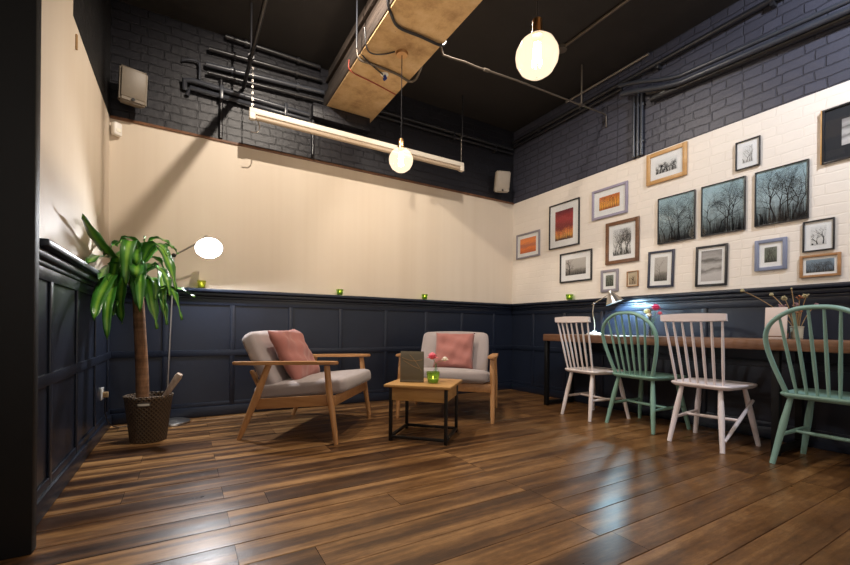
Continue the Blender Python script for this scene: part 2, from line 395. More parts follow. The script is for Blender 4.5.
struct('wall_left', mb, [M['cream'], M['brick_black_L']], label='cream wall beside the pillar with black brick over its far end')
mb = MB(); mb.box((-W / 2 - .5, YB / 2, CEIL + .06), (W + 2 * T + 1, -YB + 2 * T, .12)); struct('ceiling', mb, M['ceiling'])
# timber trim along the top of the cream paint on the back wall
mb = MB(); mb.box((-W / 2, -.008, H2 + .006), (W, .016, .022), bevel=.003); struct('trim_1', mb, M['worktop'], label='thin brown strip capping the cream back wall')

# floor: every board its own slightly cupped island in one mesh
fb = MB(); bm = fb.bm; tone = bm.verts.layers.float.new('tone')
PW = .1555; y = .02; row = 0; XL = -5.25
while y > YB:
    x = XL - random.random() * 1.2
    if row % 2 == 0: x = -3.6 - 2.6
    while x < .02:
        L = 1.3 if row % 2 == 0 else random.uniform(.9, 1.7)
        x0, x1 = max(x, XL), min(x + L, .02)
        if x1 - x0 > .05:
            tn = random.random(); tilt = random.gauss(0, .0006); g = .0011
            prof = [(0, -.004), (.0025, -.0006), (.03, -.0001), (PW / 2, .0), (PW - .03, -.0001), (PW - .0025, -.0006), (PW, -.004)]
            rows = []
            for px, pz in prof:
                rows.append([bm.verts.new((xx, y - px, pz + (px / PW - .5) * tilt)) for xx in (x0 + g, x1 - g)])
            for a, b in zip(rows, rows[1:]): fb._f((a[0], b[0], b[1], a[1]))
            for rr in rows:
                for v in rr: v[tone] = tn
        x += L
    y -= PW; row += 1
fb.mi = 1; fb.poly(((XL, .02, -.004), (XL, YB, -.004), (.02, YB, -.004), (.02, .02, -.004)))
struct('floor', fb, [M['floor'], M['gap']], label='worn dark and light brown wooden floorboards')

# pillar close to the camera
mb = MB(); mb.box((-4.214 - .52, -2.172, CEIL / 2), (1.04, .056, CEIL), bevel=.006)
struct('pillar', mb, M['navy_dark'], label='near black pillar by the left edge')

# panelling: trim_2 back, trim_3 left, trim_4 right; built in (s, depth, z) then turned
def panelling(name, P, s0, s1, stiles, label):
    """P(s, d, z) -> world; s along the wall, d out of the wall"""
    mb = MB()
    def b(sa, sb, da, db, za, zb, bev=.004):
        a, c = Vector(P(sa, da, za)), Vector(P(sb, db, zb)); ce = (a + c) / 2; sz = c - a
        mb.box(ce, (abs(sz.x), abs(sz.y), abs(sz.z)), bevel=bev)
    b(s0, s1, 0, .012, 0, 1.06, 0)
    b(s0, s1, .012, .024, .985, 1.062)            # top rail
    b(s0, s1, .012, .024, .532, .586)              # mid rail
    b(s0, s1, .012, .022, .085, .125)              # bottom rail
    for st in stiles: b(st - .020, st + .020, .012, .0235, .086, 1.06)
    return struct(name, mb, M['navy'], label=label)
def ledge(name, P, s0, s1, label):
    mb = MB()
    def b(sa, sb, da, db, za, zb, bev=.004):
        a, c = Vector(P(sa, da, za)), Vector(P(sb, db, zb)); sz = c - a
        mb.box((a + c) / 2, (abs(sz.x), abs(sz.y), abs(sz.z)), bevel=bev)
    b(s0, s1, 0, .086, 1.098, H1, .005); b(s0, s1, 0, .055, 1.062, 1.098, .008); b(s0, s1, 0, .034, 1.04, 1.062, .006)
    return struct(name, mb, M['navy'], label=label)
def skirt(name, P, s0, s1):
    mb = MB(); a, c = Vector(P(s0, .012, 0)), Vector(P(s1, .034, .088)); sz = c - a
    mb.box((a + c) / 2, (abs(sz.x), abs(sz.y), abs(sz.z)), bevel=.006); return struct(name, mb, M['navy'])
PB = lambda s, d, z: (s, -d, z); PL = lambda s, d, z: (-W + d, s, z); PR = lambda s, d, z: (-d, s, z)
panelling('trim_2', PB, -W, 0, [-3.905, -3.389, -2.875, -2.369, -1.856, -1.345, -.835, -.325], 'dark navy panelling on the back wall')
panelling('trim_3', PL, -2.05, 0, [-1.70, -1.18, -.64, -.12], 'dark navy panelling on the left wall')
panelling('trim_4', PR, YB, 0, [-.4 - .4875 * k for k in range(12)], 'dark navy panelling on the right wall')
ledge('trim_5', PB, -W, 0, 'dark navy ledge along the back wall'); ledge('trim_6', PL, -2.05, 0, 'dark navy ledge along the left wall'); ledge('trim_7', PR, YB, 0, 'dark navy ledge along the right wall')
skirt('baseboard_back', PB, -W, 0); skirt('baseboard_left', PL, -2.05, 0); skirt('baseboard_right', PR, YB, 0)

# beam: cased lower flange, rough dark side above it
mb = MB(); mb.box((-2.31, YB / 2, 3.006), (.50, -YB, .012), bevel=.003)
mb.mi = 1; mb.box((-2.322, YB / 2, 3.045), (.500, -YB, .066), bevel=.010); mb.box((-2.335, YB / 2, 3.10), (.47, -YB, .06), bevel=.008)
mb.box((-2.32, YB / 2, 3.27), (.40, -YB, .31))
for z, w in ((3.165, .44), (3.30, .43)): mb.box((-2.335, YB / 2, z), (w, -YB, .035), bevel=.005)
struct('beam', mb, [M['casing'], M['beam_side']], label='tan plaster cased ceiling beam with rough dark sides')
mb = MB(); mb.box((-2.40, -.055, 2.93), (.60, .10, .14), bevel=.01); struct('trim_8', mb, M['brick_black_B'], label='black pad stone carrying the beam end')

# ------------------------------------------------------------------ pipes
def pipe(name, pts, r, mat, label, cat='pipe', group=None, clips=(), n=10, sm=False):
    mb = MB(); mb.tube(smooth_path(pts) if sm else pts, r, n)
    for c, d in clips:
        d = Vector(d).normalized(); c = Vector(c); mb.tube([c - d * .012, c + d * .012], r * 1.5, n)
    return tag(mb.build(name, mat), label, cat, group)
Z = lambda p, q, ks: [(tuple(Vector(p).lerp(Vector(q), k)), tuple(Vector(q) - Vector(p))) for k in ks]
gB = 'black pipes on the back wall'
pb, pk = M['pipe_black'], M['pipe_blue']
def bpipe(x0, z0, x1, z1, r, label, m=pb, y=-.05): return pipe('conduit_pipe', [(x0, y, z0), (x1, y, z1)], r, m, label, group=gB, clips=Z((x0, y, z0), (x1, y, z1), (.2, .75)))
bpipe(-3.47, 3.385, -2.62, 3.39, .020, 'highest black pipe under the ceiling, left of the beam')
bpipe(-3.60, 3.23, -2.60, 3.27, .020, 'second highest black pipe on back wall, left of the beam')
bpipe(-3.62, 3.085, -2.58, 3.15, .022, 'glinting blue black pipe third from the ceiling, left of the beam', pk)
bpipe(-3.61, 3.02, -2.59, 3.06, .016, 'thin black pipe just under the glinting third pipe')
mb = MB(); mb.tube([(-3.78, -.02, 2.83), (-3.78, -.05, 2.90), (-3.72, -.06, 2.905), (-2.73, -.06, 2.88)], .022, 10); mb.tube([(-3.76, -.02, 2.79), (-3.74, -.05, 2.845), (-2.73, -.06, 2.83)], .018, 10)
for x in (-3.5, -2.95): mb.box((x, -.045, 2.865), (.03, .09, .12), bevel=.005)
tag(mb.build('twin_conduit', pk), 'lowest pair of blue black pipes clipped together over the batten light', 'pipe')
pipe('bent_conduit', smooth_path([(-3.80, -.03, 3.07), (-3.76, -.04, 3.085), (-3.69, -.04, 3.095), (-3.67, -.04, 3.06), (-3.67, -.04, 2.94)]), .009, M['pipe_blue'], 'thin elbow conduit near the beige speaker above the twin pipes')
pipe('drop_pipe', [(-3.50, -.018, 3.0), (-3.50, -.018, 2.48)], .016, pb, 'vertical black pipe dropping behind the left batten chain')
pipe('drop_pipe', [(-2.68, -.03, 2.90), (-2.68, -.03, 2.47)], .016, pb, 'vertical black pipe dropping beneath the beam end')
mb = MB()
for z, r in ((3.135, .020), (3.08, .014)): mb.tube([(-2.06, -.05, z), (-.06, -.05, z + .02)], r, 10)
for x in (-1.7, -1.0, -.35): mb.box((x, -.035, 3.115), (.025, .07, .11), bevel=.004)
tag(mb.build('twin_conduit', pb), 'pair of black pipes running from the beam to the room corner', 'pipe')
# pipe along the room that throws the long shadow over the left of the back wall
mb = MB(); mb.tube([(-3.318, -.03, 2.985), (-3.315, -.5, 2.99), (-3.31, -3.2, 3.0)], .016, 12)
for yy in (-.52, -1.4): mb.tube([(-3.318, yy - .02, 2.986), (-3.318, yy + .02, 2.986)], .024, 12)
for yy in (-.53, -1.4): mb.tube([(-3.318, yy, 3.0), (-3.318, yy, CEIL)], .007, 8)
tag(mb.build('long_pipe', pb), 'black pipe running from the back wall out over the plant corner', 'pipe')
# right wall pipes
mb = MB()
for yy in (-.055,):
    mb.tube([(-.05, -.05, 3.245), (-.05, -6.1, 3.245)], .024, 12); mb.tube([(-.045, -.05, 3.19), (-.045, -1.6, 3.19)], .016, 10)
for yy in (-1.95, -2.8, -1.1, -.5): mb.box((-.03, yy, 3.235), (.06, .03, .07), bevel=.004)
tag(mb.build('wall_pipe', pb), 'straight black pipe highest along the brick above the pictures', 'pipe')
pipe('wall_pipe', [(-.035, -.9, 3.39), (-.035, -1.86, 3.39)], .014, M['steel'], 'short grey pipe against the ceiling over the picture wall')
g2 = [(-.10, -1.60, 3.200), (-.10, -1.80, 3.135), (-.10, -2.00, 3.052), (-.10, -2.15, 3.004), (-.10, -2.30, 2.988), (-.10, -3.22, 2.931), (-.10, -6.1, 2.75)]
pipe('bent_conduit', smooth_path(g2), .019, pk, 'upper blue black conduit kinking up over the picture wall')
g3 = [(-.10, -1.63, 3.105), (-.10, -1.80, 3.055), (-.10, -2.00, 2.985), (-.10, -2.16, 2.942), (-.10, -2.31, 2.928), (-.10, -3.22, 2.872), (-.10, -6.1, 2.69)]
pipe('bent_conduit', smooth_path(g3), .023, pk, 'lower blue black conduit kinking over the picture wall')
pipe('thick_pipe', smooth_path([(-.04, -1.86, 3.03), (-.04, -2.06, 2.955), (-.04, -2.22, 2.925), (-.04, -6.1, 2.69)]), .030, pb, 'thick black pipe slung lowest over the picture wall')
mb = MB()
for yy in (-1.715, -1.755, -1.793): mb.tube([(-.028, yy, 3.06), (-.028, yy, 2.47)], .015, 10)
for zz in (2.6, 2.95): mb.box((-.016, -1.755, zz), (.034, .12, .02), bevel=.003)
tag(mb.build('conduit_drop', pk), 'three vertical conduits dropping to the cream brick beside the oak frame', 'pipe')
# suspended tan conduit from beam to right wall
mb = MB(); mb.tube([(-2.05, -1.40, 3.005), (-2.03, -1.40, 2.95), (-1.944, -1.40, 2.953), (-1.82, -1.40, 2.966), (-1.695, -1.40, 2.965), (-1.263, -1.40, 2.993), (-.04, -1.40, 3.03), (-.012, -1.40, 3.015), (-.012, -1.40, 2.90)], .008, 10)
mb.tube([(-.397, -1.40, 3.02), (-.397, -1.40, CEIL)], .008, 8); mb.tube([(-.43, -1.4, 3.019), (-.36, -1.4, 3.021)], .014, 10)
mb.tube([(-1.62, -1.40, 2.970), (-1.57, -1.40, 2.974)], .014, 10)
tag(mb.build('suspended_conduit', M['tan_conduit']), 'thin tan conduit slung from the beam across to the picture wall', 'pipe')
mb = MB(); mb.tube([(-.77, -1.46, 3.405), (-.77, -5.5, 3.405)], .013, 10); mb.lathe([(.05, 0), (.05, .03)], 18, (-.77, -1.47, 3.39))
mb.tube([(-.77, -1.36, 3.40), (-.80, -1.33, 3.375), (-.82, -1.34, 3.36)], .006, 8)
tag(mb.build('ceiling_conduit', M['tan_conduit']), 'straight tan conduit on the ceiling ending at a round box', 'pipe')
# hardware and wires on the beam
pipe('beam_cable', smooth_path([(-2.585, -1.58, 3.25), (-2.585, -1.56, 3.05), (-2.54, -1.52, 2.99), (-2.44, -1.44, 2.986), (-2.26, -1.44, 2.986), (-2.075, -1.438, 2.986), (-2.03, -1.438, 3.03)]), .011, pb, 'thick black cable crossing the underside of the tan beam', 'cable')
pipe('beam_wire', smooth_path([(-2.575, -.77, 3.08), (-2.555, -.757, 2.996), (-2.338, -.709, 2.994), (-2.07, -.64, 2.996)]), .005, M['red'], 'thin red wire across the beam underside', 'cable')
pipe('beam_wire', smooth_path([(-2.585, -1.14, 3.12), (-2.56, -1.12, 2.99), (-2.50, -1.09, 2.975), (-2.41, -1.118, 2.985), (-2.345, -1.185, 2.988)]), .006, pb, 'looping black wire from beam edge to the lamp hook', 'cable')
bw_ = pipe('beam_wire', smooth_path([(-2.565, -1.0, 3.01), (-2.50, -.975, 2.986), (-2.40, -.92, 2.985), (-2.31, -.875, 2.985)]), .006, pb, 'short black wire ending at the blue plug', 'cable')
ofs = Vector((-2.289, -.867, 2.985)) - bw_.location
MB().lathe([(.035, .001), (.035, .006)], 18, ofs + Vector((0, 0, .006))).build('backing_disc', M['white'], bw_); MB().tube([ofs, ofs + Vector((.012, 0, -.02)), ofs + Vector((-.005, 0, -.035))], .014, 10).build('plug', M['blue'], bw_)
pipe('beam_wire', smooth_path([(-2.575, -.95, 3.06), (-2.55, -.95, 2.99), (-2.45, -.949, 2.988), (-2.21, -.937, 2.988), (-2.07, -.905, 2.985), (-2.028, -.95, 2.99), (-2.035, -1.03, 3.01), (-2.03, -1.06, 3.05)]), .010, M['tan_conduit'], 'tan conduit crossing the beam underside and hooking up at its edge', 'cable')
pipe('drop_pipe', [(-2.64, -1.12, 3.41), (-2.64, -1.12, 2.95)], .006, M['pipe_blue'], 'thin steel rod hanging beside the beam edge')

# ------------------------------------------------------------------ batten light on chains
def chain(mb, p0, p1, r=.012):
    p0, p1 = Vector(p0), Vector(p1); L = (p1 - p0).length; n = int(L / (r * 2.6))
    for i in range(n):
        c = p0.lerp(p1, (i + .5) / n); pts = []
        for k in range(9):
            a = 2 * PI * k / 8; lx, lz = r * .6 * math.cos(a), r * 1.5 * math.sin(a)
            pts.append(c + (Vector((lx, 0, lz)) if i % 2 else Vector((0, lx, lz))))
        mb.tube(pts, r * .2, 5, cap=False)
BX0, BX1, BY, BZ = -3.307, -1.076, -.35, 2.600
t = thing('batten_light', 'long white unlit batten light hanging on chains over the cream wall', 'ceiling light', ((BX0 + BX1) / 2, BY, BZ))
hx = (BX1 - BX0) / 2
MB().box((0, .0, .032), (2 * hx, .052, .05), bevel=.008).build('batten_body', M['batten'], t)
MB().tube([(-hx + .05, -.005, -.016), (hx - .05, -.005, -.016)], .021, 14).build('light_tube', M['batten_tube'], t)
for s in (-1, 1):
    MB().box((s * (hx - .025), -.003, -.008), (.05, .045, .06), bevel=.006).build('tube_holder', M['batten'], t)
    m2 = MB(); chain(m2, (s * (hx - .026), 0, .05), (s * (hx - .026), 0, .05 + (.36 if s < 0 else .30)), .0095)
    m2.build('chain', M['steel'], t, sharp=60)
MB().tube([(hx - .012, 0, .34), (hx - .012, 0, CEIL - BZ)], .008, 8).build('hanger_rod', M['pipe_black'], t)
m2 = MB(); m2.tube(smooth_path([(-hx + .06, .03, 0), (-hx + .09, .03, -.07), (-hx + .07, .03, -.12), (-hx + .02, .03, -.13)]), .004, 6); m2.build('wire_loop', M['chrome'], t)

# ------------------------------------------------------------------ globe pendants
def pendant(name, loc, top, label, power, wobble=None):
    t = thing(name, label, 'pendant light', loc, group='clear globe pendant lamps')
    R = .097
    MB().lathe([(.022, R * .93), (.026, R * .99), (R * .5, R * .86), (R * .78, R * .62), (R * .97, R * .24), (R, 0), (R * .95, -R * .31), (R * .74, -R * .68), (R * .42, -R * .91), (.003, -R)], 32, cap=False).build('globe', M['globe'], t, sharp=180)
    MB().lathe([(.008, .175), (.022, .165), (.024, .115), (.028, .11), (.028, .088)], 20).build('lamp_socket', M['brass'], t)
    fm = MB()
    for k in range(6):
        a = 2 * PI * k / 6; fm.tube([(.012 * math.cos(a), .012 * math.sin(a), .06), (.02 * math.cos(a), .02 * math.sin(a), -.045)], .0028, 6)
    fm.build('filament', M['filament'], t)
    MB().tube([(0, 0, .17), (0, 0, top - loc[2])], .0035, 8).build('cord', M['pipe_black'], t)
    MB().lathe([(.045, top - loc[2] - .02), (.05, top - loc[2] - .002)], 20).build('ceiling_rose', M['brass'], t)
    ld = bpy.data.lights.new(name + '_glow', 'POINT'); ld.energy = power; ld.color = (1, .80, .58); ld.shadow_soft_size = .035
    lo = bpy.data.objects.new(name + '_glow', ld); COL.objects.link(lo); lo.parent = t
    return t
pendant('pendant_lamp', (-2.282, -1.185, 2.142), 3.0, 'glowing globe pendant hanging from the tan beam in front of the batten light', 12)
pendant('pendant_lamp', (-2.384, -2.75, 2.049), 3.0, 'large glowing globe pendant nearest the camera', 15)
pendant('pendant_lamp', (-2.384, -5.4, 2.049), 3.0, 'added unseen globe pendant glowing behind the camera', 12)  # added out of view as warm fill from behind the camera

# ------------------------------------------------------------------ soft shapes
def cushion_mesh(mb, w, d, h, e=.28, n=14, crown=.018, mtx=None):
    """upholstered block: rounded box with a gentle crown; axis-aligned about the origin"""
    b2 = bmesh.new(); bmesh.ops.create_cube(b2, size=2)
    bmesh.ops.subdivide_edges(b2, edges=b2.edges[:], cuts=n, use_grid_fill=True)
    r = min(w, d, h) * e
    for v in b2.verts:
        p = v.co.copy(); hs = Vector((w / 2, d / 2, h / 2))
        q = Vector((p.x * hs.x, p.y * hs.y, p.z * hs.z))
        inner = Vector([max(-(hs[i] - r), min(hs[i] - r, q[i])) for i in range(3)])
        dlt = q - inner
        if dlt.length > 1e-6: q = inner + dlt.normalized() * min(r, dlt.length) if sum(abs(x) > 1e-6 for x in dlt) > 1 else q
        u, v_, t_ = p.x, p.y, p.z
        q.z += crown * (1 - u * u) * (1 - v_ * v_) * (1 if t_ > 0 else -.5) * abs(t_)
        q.x += crown * .5 * u * (1 - v_ * v_) * (1 - t_ * t_); q.y += crown * .5 * v_ * (1 - u * u) * (1 - t_ * t_)
        v.co = q
    mb.merge(b2, mtx or Matrix())
def pillow_mesh(mb, w, h, t, n=22, seed=0):
    rnd = random.Random(seed); ph = [rnd.uniform(0, 6) for _ in range(6)]
    top, bot = [], []
    for i in range(n + 1):
        ra, rb = [], []
        for j in range(n + 1):
            u, v = 2 * i / n - 1, 2 * j / n - 1
            pin = 1 - .07 * (1 - u * u) * abs(v) ** 3 ; pin2 = 1 - .07 * (1 - v * v) * abs(u) ** 3
            x, y = u * w / 2 * pin2, v * h / 2 * pin
            k = max(0, (1 - u ** 4) * (1 - v ** 4)) ** .55
            wr = .010 * math.sin(5 * u + 4 * v + ph[0]) * k + .008 * math.sin(9 * u - 3 * v + ph[1]) * k + .004 * math.sin(14 * v + 6 * u + ph[2]) * k
            ra.append(mb.bm.verts.new((x, y, t / 2 * k + wr)))
            rb.append(ra[-1] if i in (0, n) or j in (0, n) else mb.bm.verts.new((x, y, -t / 2 * k + wr * .5)))
        top.append(ra); bot.append(rb)
    for i in range(n):
        for j in range(n):
            mb._f((top[i][j], top[i + 1][j], top[i + 1][j + 1], top[i][j + 1])); mb._f((bot[i][j], bot[i][j + 1], bot[i + 1][j + 1], bot[i + 1][j]))

# ------------------------------------------------------------------ armchairs (x forward, y to the sitter's left)
def armchair(loc, rz, label):
    t = thing('armchair', label, 'armchair', loc, rz, 'mid-century lounge chairs')
    oa, ol = M['oak'], M['oakleg']
    ys = .405
    for s in (-1, 1):
        MB().tube([(.355, s * .415, 0), (.345, s * .413, .08), (.300, s * .408, .36), (.280, s * .405, .535)], [.015, .0185, .023, .020], 14).build('leg', ol, t)
        MB().tube([(-.36, s * .415, 0), (-.335, s * .413, .06), (-.235, s * .408, .30), (-.145, s * .405, .535)], [.015, .019, .026, .021], 14).build('leg', ol, t)
        b = MB(); out = []
        top = [(-.415, .000), (-.41, .020), (-.35, .030), (-.1, .033), (.22, .036), (.30, .040), (.345, .034), (.36, .012)]
        poly = [(x, s * ys + w) for x, w in top] + [(x, s * ys - w) for x, w in reversed(top)]
        b.prism(poly, .534, .556)
        bmesh.ops.bevel(b.bm, geom=b.bm.edges[:], offset=.005, segments=2, affect='EDGES')
        for v in b.bm.verts: v.co.z += .010 * math.sin((v.co.x + .1) * 3.0)
        b.build('armrest', oa, t, sharp=60)
        MB().box((.035, s * .392, .275), (.56, .024, .075), rot=Matrix.Rotation(math.radians(-5), 3, 'Y'), bevel=.006).build('side_rail', oa, t)
    MB().box((.325, 0, .292), (.024, .79, .07), bevel=.006).build('front_rail', oa, t)
    MB().box((-.235, 0, .245), (.024, .79, .06), bevel=.006).build('rear_rail', oa, t)
    rec = Matrix.Rotation(math.radians(-28), 3, 'Y')      # backrest leans back
    bf = MB()
    for s in (-1, 1): bf.box(Vector((-.205, s * .295, .355)) + rec @ Vector((-.062, 0, .02)), (.024, .035, .30), rot=rec, bevel=.006)
    for zz in (-.06, .04, .13): bf.box(Vector((-.205, 0, .355)) + rec @ Vector((-.060, 0, zz)), (.016, .60, .045), rot=rec, bevel=.005)
    bf.build('back_frame', oa, t)
    c = MB(); cushion_mesh(c, .68, .735, .110, .34, 14, .020, Matrix.Translation((.050, 0, .356)) @ Matrix.Rotation(math.radians(-6.5), 4, 'Y'))
    so = c.build('seat_cushion', M['grey_fabric'], t, sharp=180)
    c = MB(); cushion_mesh(c, .125, .665, .455, .36, 14, .02, Matrix.Translation(Vector((-.205, 0, .355)) + rec @ Vector((.03, 0, .195))) @ rec.to_4x4())
    c.build('back_cushion', M['grey_fabric'], t, sharp=180)
    return t
ROT1 = math.atan2(-.62, .78)
ac1 = armchair((-2.889, -.864, 0), ROT1, 'oak framed armchair with oatmeal cushions facing sideways, nearest the floor lamp')
ROT2 = math.atan2(-.737, -.675)
ac2 = armchair((-1.595, -.901, 0), ROT2, 'oak framed armchair with oatmeal cushions facing forward behind the small table')
def throw(base, rz, px, py, pz, lean, spin, label, seed, size=.40):
    m4 = Matrix.Translation(base) @ Matrix.Rotation(rz, 4, 'Z') @ Matrix.Translation((px, py, pz)) @ Matrix.Rotation(math.radians(lean), 4, 'Y') @ Matrix.Rotation(PI / 2, 4, 'Y') @ Matrix.Rotation(math.radians(spin), 4, 'Z')
    mb = MB(); pillow_mesh(mb, size, size, .13, 22, seed)
    o = mb.build('throw_pillow', M['pink'], recentre=False, sharp=180); o.matrix_world = m4
    return tag(o, label, 'cushion', 'pink throw pillows')
throw((-2.889, -.864, 0), ROT1, -.108, -.065, .583, -30, 2, 'dusty pink pillow on the armchair nearest the floor lamp', 3, .45)
throw((-1.595, -.901, 0), ROT2, -.100, .02, .583, -28, 0, 'dusty pink pillow on the armchair behind the small table', 8, .39)

# ------------------------------------------------------------------ coffee table
CT = (-2.228, -1.508, 0); CTR = math.radians(-46)
t = thing('coffee_table', 'small square oak side table on a black steel frame', 'table', CT, CTR)
MB().box((0, 0, .393), (.478, .458, .020), bevel=.004).build('tabletop', M['table_oak'], t)
MB().box((0, 0, .335), (.405, .385, .095), bevel=.003).build('drawer_box', M['table_oak'], t)
for sx in (-1, 1):
    for sy in (-1, 1): MB().box((sx * .2, sy * .185, .1915), (.022, .022, .383), bevel=.002).build('leg', M['black_metal'], t)
fr = MB()
for s in (-1, 1): fr.box((0, s * .185, .030), (.40, .02, .02), bevel=.002); fr.box((s * .2, 0, .030), (.02, .37, .02), bevel=.002)
fr.build('floor_frame', M['black_metal'], t)
RZ = Matrix.Rotation(CTR, 3, 'Z')
def on_ct(x, y, z=.4035): v = RZ @ Vector((x, y, 0)); return (CT[0] + v.x, CT[1] + v.y, z)

# ------------------------------------------------------------------ small glass things
def tealight(loc, label, glass='green_glass', r=.034, h=.062):
    t = thing('tealight_holder', label, 'candle holder', loc, group='glass tealight holders')
    MB().lathe([(.001, .004), (r * .72, .004), (r * .80, .012), (r, h), (r * .93, h), (r * .72, .014), (.001, .012)], 24, cap=False).build('glass_cup', M[glass], t)
    c = MB().lathe([(r * .62, .014), (r * .62, .030), (r * .2, .031)], 18).build('candle', M['wax'], t)
    MB().lathe([(.001, .030), (.0045, .036), (.0035, .044), (.0005, .054)], 10).build('flame', M['flame'], c)
    return t
tealight((-3.64, -.052, H1), 'olive glass tealight holder on the ledge behind the floor lamp', 'amber_glass', .036, .068)
tealight((-2.395, -.052, H1), 'green glass tealight holder on the ledge between the two armchairs', r=.036)
tealight((-1.385, -.052, H1), 'green glass tealight holder on the ledge behind the forward facing armchair', r=.036)
tealight((-.052, -.985, H1), 'green glass tealight holder on the ledge of the picture wall', r=.042, h=.066)
tl = tealight(on_ct(.075, -.060), 'lit green glass candle holder on the small oak table', r=.049, h=.082)

def bloom(mb, c, r, n=9, layers=3, tilt=(0, 0, 1), seed=0):
    rnd = random.Random(seed); c = Vector(c)
    for L in range(layers):
        rr = r * (1 - .16 * L); el = .05 + .42 * L
        for k in range(n - L):
            a = 2 * PI * (k + .5 * L) / (n - L) + rnd.uniform(-.15, .15)
            d = Vector((math.cos(a), math.sin(a), 0)); o = Vector((-d.y, d.x, 0))
            tip = c + d * rr * math.cos(el) + Vector((0, 0, rr * 1.1 * math.sin(el))); mid = c + (tip - c) * .55 + Vector((0, 0, -rr * .08))
            w = rr * .42
            vs = [mb.bm.verts.new(p) for p in (c, mid + o * w, tip + o * w * .5, tip - o * w * .5, mid - o * w)]
            mb._f(vs)
    mb.sphere(c + Vector((0, 0, r * .25)), r * .58, 12, 8)
def flower(loc, head, r, mat, label, kind='cut_flower', bend=(0, 0), seed=1, neck=.13):
    t = thing(kind, label, 'flower', loc, group=None)
    hx, hy, hz = head
    MB().tube(smooth_path([(0, 0, 0), (hx * .04, hy * .04, neck * .5), (hx * .10, hy * .10, neck), (hx, hy, hz - r * .2)], 4), .0018, 6).build('flower_stem', M['stem'], t)
    b = MB(); bloom(b, (hx, hy, hz), r, 10, 4, seed=seed); b.build('bloom', M[mat], t, sharp=180)
    return t
# bottle vase with two blooms on the small table
vx = on_ct(.070, .040)
t = thing('bottle_vase', 'slim clear glass bottle behind the lit green candle', 'vase', vx)
MB().lathe([(.001, .001), (.021, .001), (.024, .006), (.024, .075), (.012, .100), (.011, .130), (.014, .134), (.0115, .134), (.009, .128), (.010, .1), (.021, .074), (.021, .008), (.001, .006)], 20, cap=False).build('bottle', M['clear_glass'], t)
flower((vx[0] - .003, vx[1], vx[2] + .01), (-.026, .004, .168), .046, 'pinkpetal', 'pink bloom in the slim bottle on the small oak table', seed=2, bend=(.002, 0))
flower((vx[0] + .003, vx[1], vx[2] + .01), (.056, -.032, .150), .030, 'whitepetal', 'small white bloom drooping from the bottle beside the pink one', seed=4, bend=(.01, 0))
# upright menu board on the table
t = thing('menu_board', 'dark olive upright board with a curved line drawing on the small oak table', 'menu board', on_ct(-.085, -.055), math.radians(-33))
MB().box((0, 0, .112), (.172, .012, .224), rot=Matrix.Rotation(math.radians(-5), 3, 'X'), bevel=.002).build('board', M['board'], t)
mb = MB()
for k, (a, b) in enumerate((((-.075, .18), (.075, .165)), ((-.065, .16), (.05, .10)), ((-.02, .20), (.07, .08)))):
    pts = bez((a[0], -.0075 + .0, a[1]), ((a[0] + b[0]) / 2, -.0075, a[1] - .04), (b[0], -.0075, b[1]), n=10)
    mb.tube([(p.x, p.y + (p.z - .112) * math.tan(math.radians(5)), p.z) for p in pts], .0016, 5)
mb.build('line_drawing', M['dry'], t)
MB().box((0, .006, .008), (.172, .055, .010), bevel=.002).build('board_foot', M['board'], t)

# ------------------------------------------------------------------ potted dracaena
PX = (-3.975, -.675, 0)
t = thing('potted_dracaena', 'tall green striped houseplant with a bare cane trunk in a woven brown basket', 'plant', PX)
mb = MB(); NS, HR = 64, 12; uvl = mb.bm.loops.layers.uv.new('UVMap'); rings = []
prof = [(.104, 0.0), (.108, .004), (.142, .298), (.147, .303), (.147, .316), (.140, .318), (.135, .312), (.102, .02)]
for r, h in prof: rings.append(mb.ring(Vector((0, 0, h)), Vector((1, 0, 0)), Vector((0, 1, 0)), r, NS))
for a, (ra, rb) in enumerate(zip(rings, rings[1:])):
    for i in range(NS):
        ang = math.degrees(2 * PI * i / NS)
        f = mb._f((ra[i], ra[(i + 1) % NS], rb[(i + 1) % NS], rb[i]))
        for l, (u, v) in zip(f.loops, ((i, prof[a][1]), (i + 1, prof[a][1]), (i + 1, prof[a + 1][1]), (i, prof[a + 1][1]))):
            l[uvl].uv = (u / NS * 30, v * 34)
mb._f(rings[0][::-1])
mb.build('basket_pot', M['basket'], t)
# grip slot rim facing the room
mb = MB(); d0 = math.atan2(-.95, -.15)
for k in range(7):
    pass
pts = [(math.cos(d0 + a) * .1405, math.sin(d0 + a) * .1405, .258 + b) for a, b in ((-.27, 0), (-.27, .022), (0, .024), (.27, .022), (.27, 0), (0, -.002), (-.27, 0))]
mb.tube(pts, .0055, 8); mb.build('grip_slot_rim', M['basket'], t)
mb = MB(); sl = []
for a in (-.25, -.12, 0, .12, .25): sl.append([mb.bm.verts.new((math.cos(d0 + a) * .1400, math.sin(d0 + a) * .1400, z)) for z in (.261, .279)])
for a, b in zip(sl, sl[1:]): mb._f((a[0], b[0], b[1], a[1]))
mb.build('grip_slot', M['wax'], t)
mb = MB(); mb.lathe([(.132, .285), (.08, .292), (.001, .295)], 32); mb.build('soil', M['soil'], t)
mb = MB(); tp = [(-.035, -.02, .28), (-.040, -.02, .5), (-.052, -.012, .72), (-.065, 0, .95), (-.070, 0, 1.04)]
mb.tube(smooth_path(tp, 5), [.040 - .0004 * i for i in range(21)], 16)
mb.tube(smooth_path([(-.045, 0, 1.02), (-.05, 0, 1.10), (-.048, .01, 1.20)], 5), [.022, .021, .02, .019, .018, .017, .016, .015, .014, .013, .012], 10)
mb.tube(smooth_path([(-.045, 0, .98), (-.10, .02, 1.06), (-.14, .03, 1.16)], 5), [.020 - .0008 * i for i in range(11)], 10)
mb.build('trunk', M['trunk'], t)
